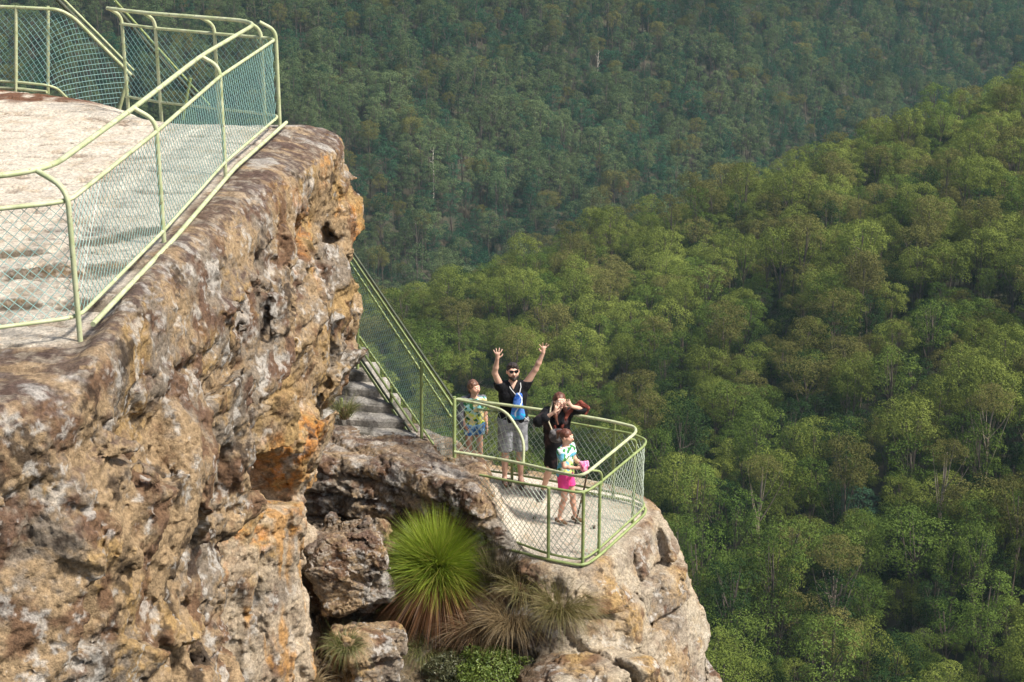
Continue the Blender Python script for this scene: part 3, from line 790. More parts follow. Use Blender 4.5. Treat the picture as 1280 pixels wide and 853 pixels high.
def right_cracks(V):
    rt = sstep(.0, .6, V[:, 0])*sstep(-9.95, -10.08, V[:, 2])
    c1 = bedded(V, [-10.30, -10.85, -11.75, -12.4], 41, 1.25, .20, .15, crack=.022)*sstep(-.3, .0, perlin(V*1.7, 88))
    u = V@np.array([[.75, .3, -.55], [-.35, .9, .1], [.55, .15, .82]], np.float32).T
    c2 = sstep(.37, .43, fbm(u*np.array([.5, .6, 2.1]), 4, 633, ridged=True))
    c3 = sstep(.38, .44, fbm(V*np.array([1.9, 1.9, .6])+7, 4, 655, ridged=True))*.8
    return rt*np.maximum(np.maximum(c1, c2), c3)
FINE2 = lambda V, N: -.045*right_cracks(V)+FINE(V, N, 800)*(1-.25*sstep(.0, .6, V[:, 0]))*(1-.7*sstep(.8, .95, N[:, 2])*(np.abs(V[:, 2]+9.85) < .1))
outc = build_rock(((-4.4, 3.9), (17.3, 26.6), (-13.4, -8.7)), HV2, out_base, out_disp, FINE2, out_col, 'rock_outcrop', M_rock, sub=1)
props(outc, 'pale sandstone outcrop with the fenced lookout floor on top', kind='structure')

# ---- rough lower cliffs down to the valley
def low_base(xs, ys, zs):
    X, Y = np.meshgrid(xs, ys, indexing='ij')
    d = np.minimum(poly_sd(X, Y, [(-11, 11), (-4.2, 11.2), (-3.3, 14), (-2.9, 20), (-5.6, 22), (-11, 23.5)]), poly_sd(X, Y, [(-4, 18.2), (1.0, 18.6), (2.3, 20.6), (2.4, 21.8), (.5, 22.6), (-2.5, 25.5), (-4, 25.5)]))
    d = np.minimum(d, poly_sd(X, Y, [(-60, 14), (-9, 12), (-6, 22), (-12, 34), (-60, 60)]))
    return smax(d[:, :, None]-.09*(-12.8-zs[None, None]), zs[None, None]+12.9, .5)
low = build_rock(((-60, 22), (-2, 62), (-150, -11)), 1.0, low_base, lambda p: .5*fbm(p*.12, 4, 5, ridged=True), lambda V, N: .15*fbm(V*.4, 3, 3), lambda V, N: rock_colour(V*.3, N, 900), 'cliff_base', M_rock, sub=1)
props(low, 'tall sandstone cliff dropping from the lookout into the valley', kind='structure')

# ---- boulder wedged beside the big cliff
def boulder(name, c, size, rz, tilt, seed, label, dk=.05):
    h = .022; e = max(size)*1.5
    def base(xs, ys, zs):
        X, Y, Z = np.meshgrid(xs, ys, zs, indexing='ij')
        ca, sa = math.cos(rz), math.sin(rz); u = X*ca+Y*sa; v = -X*sa+Y*ca
        ct, s_ = math.cos(tilt), math.sin(tilt); u, w_ = u*ct+Z*s_, -u*s_+Z*ct
        q = [np.abs(u)-size[0]*.7, np.abs(v)-size[1]*.7, np.abs(w_)-size[2]*.7]
        d = np.sqrt(sum(np.maximum(a, 0)**2 for a in q))+np.minimum(np.maximum(np.maximum(q[0], q[1]), q[2]), 0)-min(size)*.3
        return d
    o = build_rock(((-e, e), (-e, e), (-e, e)), h, base, lambda p: rock_disp(p+seed*7.7, 1000+seed, big=.10, mid=.05, fr=.08, bed=.04), lambda V, N: FINE(V, N, seed)*.8,
                   lambda V, N: rock_colour(V+seed*3.1, N, 1100+seed, dark=dk, purple=sstep(.3, .8, N[:, 2])*.6, lichen=.03), name, M_rock, sub=1)
    o.location = c; return props(o, label, 'boulder')
boulder('boulder', aty(437, 708, 20.15), (.50, .50, .50), .2, .25, 3, 'dark lichen crusted boulder wedged between the big cliff and the grass tree')
# ================================================================== railings
def paint(name, c, c2, r=.55):
    m = mat(name, c, r, noise=c2, nscale=9, bump=.0012, bscale=90); nt = m.node_tree; L = nt.links; b = nt.nodes['Principled BSDF']
    src = b.inputs['Base Color'].links[0].from_socket; tc = [n for n in nt.nodes if n.type == 'TEX_COORD'][0]
    for sc, lo, hi, cc in ((26, .60, .66, (.13, .065, .03)), (4, .52, .75, (c[0]*.62, c[1]*.60, c[2]*.55))):   # rust spots, weather stains
        n = nt.nodes.new('ShaderNodeTexNoise'); n.inputs['Scale'].default_value = sc; n.inputs['Detail'].default_value = 7; n.inputs['Roughness'].default_value = .7; L.new(tc.outputs['Object'], n.inputs['Vector'])
        mr = nt.nodes.new('ShaderNodeMapRange'); mr.inputs[1].default_value = lo; mr.inputs[2].default_value = hi; L.new(n.outputs['Fac'], mr.inputs[0])
        mx = nt.nodes.new('ShaderNodeMix'); mx.data_type = 'RGBA'; mx.inputs[7].default_value = (*cc, 1); L.new(mr.outputs[0], mx.inputs[0]); L.new(src, mx.inputs[6]); src = mx.outputs[2]
    L.new(src, b.inputs['Base Color']); return m
M_pale = paint('pale_green_paint', (.36, .41, .21), (.50, .52, .33)); M_green = paint('olive_green_paint', (.19, .25, .085), (.28, .33, .13))
M_darkg = paint('dark_green_paint', (.035, .045, .028), (.07, .08, .045)); M_teal = mat('teal_coated_wire', (.20, .36, .33), .45); M_lteal = mat('light_teal_wire', (.30, .46, .42), .45); M_wire = mat('pale_green_wire', (.36, .42, .33), .45)
def lerp_path(P, u):
    P = np.asarray(P); L = np.concatenate([[0], np.cumsum(np.linalg.norm(np.diff(P, axis=0), axis=1))]); L = L/L[-1]
    return np.stack([np.interp(u, L, P[:, a]) for a in range(3)], -1)
def chain_link(bot, top, pitch, r, name, m, parent, stretch=1.0):
    bot, top = np.asarray(bot, float), np.asarray(top, float)
    Lb = np.linalg.norm(np.diff(bot, axis=0), axis=1).sum(); H = np.linalg.norm(top-bot if len(top) == len(bot) else top[:1]-bot[:1], axis=1).mean()
    W = H/Lb*stretch; mb = MB()
    for sgn in (1, -1):
        u0 = np.arange(-W if sgn > 0 else 0, 1 if sgn > 0 else 1+W, pitch/Lb)
        for k, u in enumerate(u0):
            va, vb = 0., 1.
            # clip to 0..1 along the wire u+sgn*W*v
            if sgn > 0: va = max(0, -u/W); vb = min(1, (1-u)/W)
            else: va = max(0, (u-1)/W); vb = min(1, u/W)
            if vb-va < .04: continue
            n = max(2, int((vb-va)*H/.16)+1); v = np.linspace(va, vb, n); uu = u+sgn*W*v
            B, T = lerp_path(bot, uu), lerp_path(top, uu)
            P = B*(1-v[:, None])+T*v[:, None]
            mb.tube(P, r, 3, cap=False)
    return mb.build(name, m, parent)
def pipe(P, r, name, m, parent, k=8, step=.09, rd=0, rk=6):
    P = np.asarray(P, float)
    if rd: P = roundpath(P, rd, rk)
    mb = MB(); mb.tube(P, r*.9, k); return mb.build(name, m, parent)
def V3(*a): return np.array(a, float)

# --- upper platform fence
fn = empty('safety_fence', (-3.32, 12.41, ZU), 'long pale green pipe fence round the upper sandstone platform', 'fence', None)
def rel(o, P): return np.asarray(P, float)-np.array(o.location)
FB = [V3(-6.6, 11.2, ZU), V3(-4.5, 11.86, ZU), V3(-3.32, 12.41, ZU), V3(-3.15, 14.9, ZU), V3(-3.03, 17.64, ZU), V3(-2.77, 20.1, ZU), V3(-4.35, 20.92, ZU), V3(-4.86, 21.3, ZU)]
def inward(P, d, dz):
    out = []
    for i, p in enumerate(P):
        a = P[max(i-1, 0)]; b = P[min(i+1, len(P)-1)]; t = (b-a)[:2]; t = t/np.linalg.norm(t); out.append(p+V3(-t[1]*d, t[0]*d, dz))
    return out
H1 = 1.03
base = roundpath(FB, .16); 
pipe(rel(fn, roundpath([p+V3(0, 0, H1) for p in FB], .16)), .021, 'mesh_rail', M_pale, fn)
hr = inward(FB, .19, H1+.21); pipe(rel(fn, roundpath(hr, .42, 8)), .026, 'handrail', M_pale, fn)
pipe(rel(fn, roundpath([p+V3(0, 0, .12) for p in FB], .16)), .019, 'bottom_rail', M_pale, fn)
ko = inward(FB[2:6], -.11, .065); ko[-1] = ko[-2]*.05+ko[-1]*.95; pipe(rel(fn, roundpath(ko, .16)), .024, 'bottom_rail', M_pale, fn)
chain_link(rel(fn, resample([p+V3(0, 0, .12) for p in FB], .5)), rel(fn, resample([p+V3(0, 0, H1) for p in FB], .5)), .092, .0029, 'chain_link', M_teal, fn)
def post(parent, p, pin, h, m, r=.024, sink=.3):
    """a post that bends over inwards to carry the handrail"""
    b = roundpath([p+V3(0, 0, -sink), p+V3(0, 0, h+.10), pin], .2, 6)
    return pipe(rel(parent, b), r, 'post', m, parent)
def mid(P, i, t): return P[i]*(1-t)+P[i+1]*t
posts = [(2, 0), (3, 0), (4, 0), (5, 0), (5, .50), (6, .0), (0, .5), (1, .4), (6, .95), (5, .12)]
u1, u2 = [(hr[j]-hr[2])/np.linalg.norm(hr[j]-hr[2]) for j in (1, 3)]
hr[2] = hr[2]+.105*(u1+u2)
for i, t in posts: post(fn, mid(FB, i, t) if t else FB[i], mid(hr, i, t) if t else hr[i], H1, M_pale)

# --- far left fence beside the stairs that leave the platform
f2 = empty('safety_fence', (-6.2, 22.5, ZU), 'pale green chain link fence at far left, sloping down beyond the platform edge', 'fence')
z0 = ZU
G0, G1, G2 = V3(-8.8, 23.1, z0), V3(-6.62, 22.64, z0), V3(-6.05, 22.5, z0)
T2 = [G0+V3(0, 0, 1.05), G1+V3(0, 0, 1.05), aty(74, 12, 22.5), aty(92, 22, 22.6), aty(164, 94, 23.0)]
B2 = [G0+V3(0, 0, .06), G1+V3(0, 0, .06), aty(60, 107, 22.5), aty(72, 111, 22.6), aty(128, 168, 23.0)]
pipe(rel(f2, roundpath(T2, .2)), .024, 'top_rail', M_pale, f2); pipe(rel(f2, roundpath(B2, .12)), .02, 'bottom_rail', M_pale, f2)
pipe(rel(f2, [G0+V3(0, 0, -.03), G1+V3(0, 0, -.03), G2+V3(-.1, -.1, -.03)]), .022, 'bottom_rail', M_pale, f2)
chain_link(rel(f2, B2), rel(f2, T2), .085, .0032, 'chain_link', M_teal, f2, 1.0)
for px in (20, 60): pipe(rel(f2, [aty(px, 118, 22.62), aty(px, 8, 22.62)]), .026, 'post', M_pale, f2)
pipe(rel(f2, [aty(147, 145, 23.0), aty(160, 96, 23.0)]), .028, 'post', M_pale, f2)
f3 = empty('stair_handrail', tuple(aty(120, 40, 23.0)), 'dark sloping stair handrail above the far left chain link fence', 'handrail')
for dy, m_, r_ in ((0, M_pale, .018), (8, M_darkg, .032)):
    pipe(rel(f3, [aty(40, -38+dy, 22.9), aty(72, -8+dy, 22.9), aty(120, 40+dy, 23.1), aty(167, 88+dy, 23.3)]), r_, 'rail', m_, f3)
f4 = empty('stair_handrail', tuple(aty(205, 60, 22.4)), 'dark sloping stair handrail seen through the back corner of the platform fence', 'handrail')
for dy, m_, r_ in ((0, M_green, .018), (9, M_darkg, .03)):
    pipe(rel(f4, [aty(143, 0+dy, 22.2), aty(262, 132+dy, 22.6)]), r_, 'rail', m_, f4)
pipe(rel(f4, [aty(238, 98, 22.5), aty(228, 150, 22.5)]), .026, 'post', M_green, f4)

# --- stair railing between the big cliff and the lookout
sr = empty('stair_railing', tuple(aty(520, 540, 22.2)), 'green stair railing with slanted mesh going down to the small lookout', 'railing')
def sY(px): return 21.55+(568-px)/125*1.9
def sp(px, py, dy=0): return aty(px, py, sY(px)+dy)
def line(a, b, n=8, dy=0): return [sp(a[0]+(b[0]-a[0])*t, a[1]+(b[1]-a[1])*t, dy) for t in np.linspace(0, 1, n)]
pipe(rel(sr, line((425, 292), (566, 499))), .020, 'handrail', M_darkg, sr)
pipe(rel(sr, line((425, 300), (566, 508))), .020, 'top_rail', M_green, sr)
pipe(rel(sr, line((425, 309), (564, 522))), .016, 'top_rail', M_green, sr)
pipe(rel(sr, line((425, 386), (542, 556))), .018, 'bottom_rail', M_green, sr)
for o, m_ in ((12, M_green), (24, M_darkg), (30, M_green)): pipe(rel(sr, line((425, 386+o), (527-o*.45, 536+o*.35), 6, -.08)), .020, 'stringer', m_, sr)
chain_link(rel(sr, line((425, 386), (566, 589), 12)), rel(sr, line((425, 300), (566, 508), 12)), .10, .0036, 'chain_link', M_lteal, sr, 1.1)
for px, a, b in ((447, 352, 530), (527, 452, 548), (489, 486, 540), (568, 496, 572)): pipe(rel(sr, [sp(px, a, -.06), sp(px, b, -.06)]), .026, 'post', M_green, sr)
pipe(rel(sr, [aty(427, 498, 22.7), aty(427, 525, 22.7)]), .02, 'post', M_green, sr)

# --- lookout fence
lf = empty('lookout_fence', tuple(onz(733, 697, ZL)), 'green pipe and chain link fence curving round the small lookout platform', 'fence')
ZM = -8.8
fr_top = [aty(600, 594, 20.75), aty(650, 604, 20.3), onz(687, 610, ZM), onz(729, 617, ZM)]
rt_top = [onz(747, 606, ZM), onz(806, 557, ZM), onz(808, 550, ZM), onz(789, 542, ZM)]
bk_top = [onz(715, 529, ZM), onz(655, 519, ZM), onz(600, 512, ZM), onz(568, 508, ZM)]
TOP = fr_top+rt_top+bk_top
BOT = [p+V3(0, 0, -.93) for p in TOP]
BOT[0] = aty(612, 664, 20.5); BOT[1] = aty(645, 678, 20.3)
pipe(rel(lf, roundpath(TOP, .28)), .020, 'mesh_rail', M_green, lf)
pipe(rel(lf, roundpath(BOT, .28)), .018, 'bottom_rail', M_green, lf)
KB = [p+V3(0, 0, -.99) for p in TOP[1:9]]; KB[0] = aty(630, 684, 20.3)
pipe(rel(lf, roundpath([p*V3(1, 1, 1)+V3(.02, -.05, 0) for p in KB], .28)), .022, 'bottom_rail', M_green, lf)
HR = [aty(568, 565, 21.1), aty(612, 572, 20.95), aty(655, 580, 20.6), aty(700, 591, 20.2), onz(727, 597, -8.58), onz(795, 541, -8.58), onz(794, 534, -8.58), onz(761, 526, -8.58), onz(719, 519, -8.58), onz(660, 510, -8.58), onz(606, 503, -8.58), onz(572, 499, -8.58)]
pipe(rel(lf, roundpath(HR, .30)), .024, 'handrail', M_pale, lf)
chain_link(rel(lf, resample(roundpath(BOT, .28), .12)), rel(lf, resample(roundpath(TOP, .28), .12)), .088, .0042, 'chain_link', M_wire, lf)
UP = [aty(568, 499, 21.5), aty(600, 505, 21.3), aty(633, 514, 21.0), aty(655, 549, 20.75), aty(654, 580, 20.65)]
pipe(rel(lf, roundpath(UP, .16)), .022, 'top_rail', M_pale, lf)
LO = [aty(568, 567, 21.1), aty(600, 571, 21.0), aty(633, 576, 20.8), aty(650, 579, 20.68), aty(655, 581, 20.65)]
chain_link(rel(lf, LO), rel(lf, UP), .085, .0042, 'chain_link', M_wire, lf)
pipe(rel(lf, [aty(568, 498, 21.35), aty(568, 572, 21.15)]), .028, 'post', M_green, lf)
for px, a, b, z, Yt in ((686, 610, 699, 0, 0), (729.5, 616, 700, 0, 0), (750, 604, 693, 0, 0), (793, 566, 652, 0, 0), (768, 538, 592, 0, 0), (700, 526, 606, 0, 0), (640, 517, 598, 0, 0), (590, 510, 592, 0, 0)):
    t = onz(px, a, ZM); pipe(rel(lf, [t+V3(0, 0, -1.12), t]), .024, 'post', M_green, lf)
for a, b in (((752, 602), (738, 588)), ((795, 562), (783, 549)), ((768, 538), (766, 528)), ((640, 517), (640, 508))):
    p, q = onz(*a, ZM), onz(*b, -8.58); pipe(rel(lf, roundpath([p+V3(0, 0, -.05), p+V3(0, 0, .14), q], .1)), .018, 'bracket', M_green, lf)

# --- stone steps beside the big cliff
M_step = rock_mat('grey_stone', .006)
def stone_box(mb, c, d, ax, rg):
    n = 10
    for i in range(1):
        mb.box(c, d, ax)
st = empty('stone_steps', tuple(aty(470, 530, 22.6)), 'worn grey stone steps rising behind the big cliff', 'steps')
rgs = np.random.default_rng(4)
for i in range(9):
    t = i/5.
    p = aty(519-67*t, 545-98*t, 22.15+1.25*t)
    tx = V3(-1, .16, 0)/math.hypot(1, .16); ty = V3(.16, 1, 0)/math.hypot(1, .16)
    Vs = []; nx = 26; L = 1.7
    # a tread with a worn, rounded nosing
    prof = [(0, -.30), (-.005, -.04), (.012, -.008), (.05, 0), (.44, .006), (.44, -.3)]
    rows = []
    for a in range(nx+1):
        u = a/nx*L
        for (q, z) in prof:
            w_ = .012*math.sin(u*5+i*2)+.004*rgs.normal()
            rows.append(p+tx*u+ty*(q+w_)+V3(0, 0, z+(.003*rgs.normal() if z > -.02 else 0)))
    F = [(a*6+k, a*6+k+1, (a+1)*6+k+1, (a+1)*6+k) for a in range(nx) for k in range(5)]+[(0, 1, 2, 3, 4, 5)]
    me = bpy.data.meshes.new('step'); me.from_pydata((np.array(rows)-np.array(st.location)).tolist(), [], F)
    a_ = me.color_attributes.new('Col', 'FLOAT_COLOR', 'POINT'); W = np.array(rows, np.float32)
    cc = np.ones((len(rows), 4), np.float32); cc[:, :3] = mixc(np.tile([.42, .39, .34], (len(rows), 1)), [.12, .11, .09], sstep(-.1, .2, fbm(W*3, 3, 5))); a_.data.foreach_set('color', cc.ravel())
    me.materials.append(M_step); link('step', me, st)

# --- flanges at the feet of the front posts of the upper fence, and loose stones on the lookout floor
def stone(px, py, r, label, seed):
    bpy.context.view_layer.update(); q = onz(px, py, ZL-.02); import bmesh
    bm = bmesh.new(); bmesh.ops.create_icosphere(bm, subdivisions=3, radius=r)
    P = np.array([vv.co[:] for vv in bm.verts]); f = 1+.35*perlin(P/r*1.3+seed, 3)+.18*perlin(P/r*3+seed, 4); P = np.minimum(np.maximum(P*f[:, None]*np.array([1, .8, .6]), -r*.62), r*.7)
    for vv, c in zip(bm.verts, P): vv.co = c
    me = bpy.data.meshes.new('loose_stone'); bm.to_mesh(me); bm.free(); a_ = me.color_attributes.new('Col', 'FLOAT_COLOR', 'POINT'); cc = np.ones((len(P), 4), np.float32)
    cc[:, :3] = mixc(np.tile([.16, .12, .09], (len(P), 1)), [.07, .05, .04], sstep(-.1, .2, perlin(P*30, seed))); a_.data.foreach_set('color', cc.ravel()); me.materials.append(M_rock)
    o = link('loose_stone', me); o.location = q+V3(0, 0, r*.3); props(o, label, 'stone', 'loose stones on the lookout floor')
stone(634, 606, .10, 'largest loose dark stone on the lookout floor, near the feet of the man', 1)
stone(652, 611, .055, 'small dark stone between the man and the woman in black', 2)
stone(668, 648, .035, 'tiny stone on the floor left of the small girl', 3)
stone(742, 660, .04, 'tiny stone on the floor near the right corner post', 4)
stone(662, 668, .03, 'tiny stone just inside the front mesh of the lookout', 5)
# ================================================================== plants on the rock
bpy.context.view_layer.update()
def on_rock(px, py, obs=None):
    r = Vector(ray(px, py)).normalized(); best = None
    for o in (obs or (outc, cliff)):
        mi = o.matrix_world.inverted(); ok, loc, nn, i = o.ray_cast(mi @ Vector((0, 0, 0)), mi.to_3x3() @ r)
        if ok:
            p = o.matrix_world @ loc
            if best is None or p.length < best.length: best = p
    return np.array(best) if best is not None else aty(px, py, 20.)
def blades(roots, dirs, L, w, droop, rg, seg=5, base=0.):
    """thin curved leaves, one strip each; returns vertices, quads, per-vertex (blade number, position along)"""
    n = len(roots); t = np.linspace(0, 1, seg+1)
    side = np.cross(dirs, rg.normal(size=(n, 3))); side /= np.linalg.norm(side, axis=1)[:, None]
    P = roots[:, None]+dirs[:, None]*(L[:, None]*t[None])[:, :, None]
    P[:, :, 2] -= (droop*L)[:, None]*(t**2.2)[None]
    wd = w[:, None]*(1-t**2*.9)[None]
    A = P-side[:, None]*wd[:, :, None]/2; B = P+side[:, None]*wd[:, :, None]/2
    V = np.stack([A, B], 2).reshape(-1, 3)
    k = np.arange(n)[:, None]*(seg+1)*2+np.arange(seg)[None]*2
    Q = np.stack([k, k+1, k+3, k+2], -1).reshape(-1, 4)
    return V, Q, np.repeat(np.arange(n), (seg+1)*2), np.tile(np.repeat(t, 2), n)
def leafvc(name, trans=.3, rough=.5):
    m = bpy.data.materials.new(name); m.use_nodes = True; nt = m.node_tree; b = nt.nodes['Principled BSDF']; out = nt.nodes['Material Output']
    a = nt.nodes.new('ShaderNodeVertexColor'); a.layer_name = 'Col'; nt.links.new(a.outputs[0], b.inputs['Base Color']); b.inputs['Roughness'].default_value = rough
    tr = nt.nodes.new('ShaderNodeBsdfTranslucent'); nt.links.new(a.outputs[0], tr.inputs[0]); mx = nt.nodes.new('ShaderNodeMixShader'); mx.inputs[0].default_value = trans
    nt.links.new(b.outputs[0], mx.inputs[1]); nt.links.new(tr.outputs[0], mx.inputs[2]); nt.links.new(mx.outputs[0], out.inputs[0]); return m
M_leaf = leafvc('leaf_blades')
def grass_tree():
    rg = np.random.default_rng(8); c = aty(548, 708, 20.35)
    root = empty('grass_tree', tuple(c), 'big spiky grass tree with bright green needle ball and brown skirt below the lookout', 'grass tree')
    n = 9000
    d = rg.normal(size=(n, 3)); d /= np.linalg.norm(d, axis=1)[:, None]; d[:, 2] += .34; d /= np.linalg.norm(d, axis=1)[:, None]; d = d[d[:, 2] > -.08]; n = len(d)
    L = .84*(.70+.35*rg.random(n)**.7)*(1-.10*np.abs(d[:, 2]))
    st0 = d*.10*rg.random((n, 1))+np.stack([rg.normal(size=n)*.06, rg.normal(size=n)*.06, rg.uniform(-.20, .12, n)], 1)
    d = d+rg.normal(size=(n, 3))*.13; d /= np.linalg.norm(d, axis=1)[:, None]
    V, Q, bi, t = blades(st0, d, L, np.full(n, .0062), .03+.22*(1-np.abs(d[:, 2]))*rg.random(n), rg, 5)
    g1 = np.array([.085, .16, .012]); g2 = np.array([.33, .42, .045]); ye = np.array([.46, .40, .10])
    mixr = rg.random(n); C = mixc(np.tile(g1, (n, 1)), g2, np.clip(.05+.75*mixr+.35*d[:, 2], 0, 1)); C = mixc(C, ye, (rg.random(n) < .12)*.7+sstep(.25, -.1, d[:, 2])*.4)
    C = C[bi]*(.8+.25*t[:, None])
    link('leaves', mesh_np('leaves', V, Q, M_leaf, False, C), root)
    n = 2600; a = rg.random(n)*6.283; e = rg.uniform(-1.35, -.02, n)
    d = np.stack([np.cos(a)*np.cos(e), np.sin(a)*np.cos(e), np.sin(e)], 1)
    V, Q, bi, t = blades(d*.05, d, 1.0*(.7+.4*rg.random(n)), np.full(n, .007), .12+.2*rg.random(n), rg, 5)
    b1 = np.array([.12, .045, .018]); b2 = np.array([.30, .15, .06]); C = mixc(np.tile(b1, (n, 1)), b2, rg.random(n))[bi]
    link('dead_skirt', mesh_np('dead_skirt', V, Q, M_leaf, False, C), root)
    mb = MB(); mb.tube([(0, 0, -1.0), (.02, 0, -.5), (0, 0, .05)], [.16, .15, .12], 12); mb.build('trunk', M_bark, root)
M_bark = mat('charred_bark', (.05, .035, .025), .9, noise=(.14, .09, .05), nscale=20, bump=.02, bscale=30)
grass_tree()
TK = {'dry': ((.30, .22, .11), (.16, .11, .055)), 'olive': ((.17, .17, .055), (.26, .21, .09)), 'dark': ((.055, .06, .03), (.13, .10, .055)), 'green': ((.10, .13, .035), (.20, .19, .07)), 'brown': ((.20, .12, .06), (.30, .20, .11))}
def tussock(px, py, h, n, kind, label, lean=(0, 0), spread=.8, droop=.5, seed=0, w=.0055):
    rg = np.random.default_rng(seed); p = on_rock(px, py)
    r = h*.28; a = rg.random(n)*6.283; q = np.sqrt(rg.random(n))*r
    roots = np.stack([np.cos(a)*q, np.sin(a)*q, -.06-.1*rg.random(n)], 1)
    a2 = a+rg.normal(size=n)*.5; tilt = spread*rg.random(n)**.7
    d = np.stack([np.cos(a2)*np.sin(tilt)+lean[0], np.sin(a2)*np.sin(tilt)+lean[1], np.cos(tilt)], 1); d /= np.linalg.norm(d, axis=1)[:, None]
    V, Q, bi, t = blades(roots, d, h*(.55+.6*rg.random(n)), np.full(n, w), droop*(.4+rg.random(n)), rg, 6)
    c1, c2 = TK[kind]; C = mixc(np.tile(c1, (n, 1)), c2, rg.random(n)); C = mixc(C, (.34, .27, .15), (rg.random(n) < .18)*.8)[bi]
    root = empty('grass_tussock', tuple(p), label, 'grass tuft', 'grass tufts growing on the ledges')
    link('blades', mesh_np('blades', V, Q, M_leaf, False, C), root)
    mb = MB(); mb.tube([(0, 0, -.16), (0, 0, -.07), (0, 0, -.02)], [r*.7, r*.55, r*.2], 9); mb.build('root_mat', M_bark, root)
tussock(622, 712, .72, 900, 'dark', 'dark drooping grass tuft right beside the grass tree, below the lookout rail', (.10, -.3), .55, .25, 1)
tussock(655, 730, .60, 1100, 'olive', 'olive grass tuft below the lookout floor, left of the widest tuft', (.1, -.2), 1.0, .55, 2)
tussock(702, 752, .68, 1500, 'olive', 'widest olive grass tuft, under the front edge of the lookout floor', (.2, -.25), 1.15, .55, 3)
tussock(640, 768, .70, 1200, 'dry', 'straw coloured dry grass tuft in the middle of the ledge', (-.1, -.3), 1.1, .6, 4)
tussock(598, 780, .70, 1200, 'brown', 'brown withered grass tuft at the foot of the grass tree', (-.1, -.2), 1.1, .6, 5)
tussock(628, 815, .6, 900, 'dry', 'dry pale grass tuft just above the small leafy shrub', (.1, -.2), 1.1, .6, 6)
tussock(508, 762, .72, 1400, 'green', 'green drooping grass clump under the left side of the grass tree', (.35, -.5), .9, .9, 7)
tussock(536, 808, .66, 1200, 'green', 'lowest green drooping clump beside the dark rock', (.3, -.5), .9, .9, 8)
tussock(432, 800, .42, 500, 'green', 'small green grass tuft below the wedged boulder', (.0, -.3), 1.1, .7, 9)
tussock(405, 790, .45, 450, 'brown', 'small brown grass tuft against the foot of the big cliff', (.0, -.3), 1.0, .6, 10)
tussock(388, 850, .35, 450, 'dry', 'dry tuft at the bottom edge of the view beside the big cliff', (0, -.2), 1.2, .6, 11)
tussock(430, 508, .34, 260, 'green', 'green tuft growing at the foot of the stone steps', (0, 0), .9, .4, 12)
def shrub(px, py, R_, n, label, c1, c2, seed):
    rg = np.random.default_rng(seed); p = on_rock(px, py); root = empty('low_shrub', tuple(p), label, 'shrub')
    d = rg.normal(size=(n, 3)); d /= np.linalg.norm(d, axis=1)[:, None]; d[:, 2] = np.abs(d[:, 2])
    lump = 1+.25*perlin(d*2.2+seed, 3)+.2*perlin(d*5+seed, 4)
    q = d*(R_*lump*(.55+.45*rg.random(n)**.5))[:, None]*np.array([1, .8, .75])
    nn = d+rg.normal(size=(n, 3))*.7; nn /= np.linalg.norm(nn, axis=1)[:, None]
    a = np.cross(nn, rg.normal(size=(n, 3))); a /= np.linalg.norm(a, axis=1)[:, None]; b = np.cross(nn, a)
    s = .022*(.6+.8*rg.random(n))[:, None]
    V = np.stack([q-a*s, q+b*s*.35, q+a*s, q-b*s*.35], 1).reshape(-1, 3); Q = np.arange(4*n).reshape(-1, 4)
    C = np.repeat(mixc(np.tile(c1, (n, 1)), c2, rg.random(n)), 4, 0)
    link('foliage', mesh_np('foliage', V, Q, M_leaf, False, C), root)
    mb = MB()
    for k in range(26):
        dd = d[k*7]; mb.tube([(0, 0, -.1), dd*R_*.45+V3(0, 0, .03), dd*R_*.9*np.array([1, .8, .75])], [.008, .006, .003], 4)
    mb.build('twigs', M_bark, root)
shrub(612, 850, .56, 7000, 'small leafed bright green shrub at the bottom of the ledge', (.07, .12, .02), (.20, .26, .05), 1)
shrub(560, 842, .34, 3200, 'dull olive scrubby shrub left of the bright green shrub', (.06, .07, .03), (.13, .13, .06), 2)
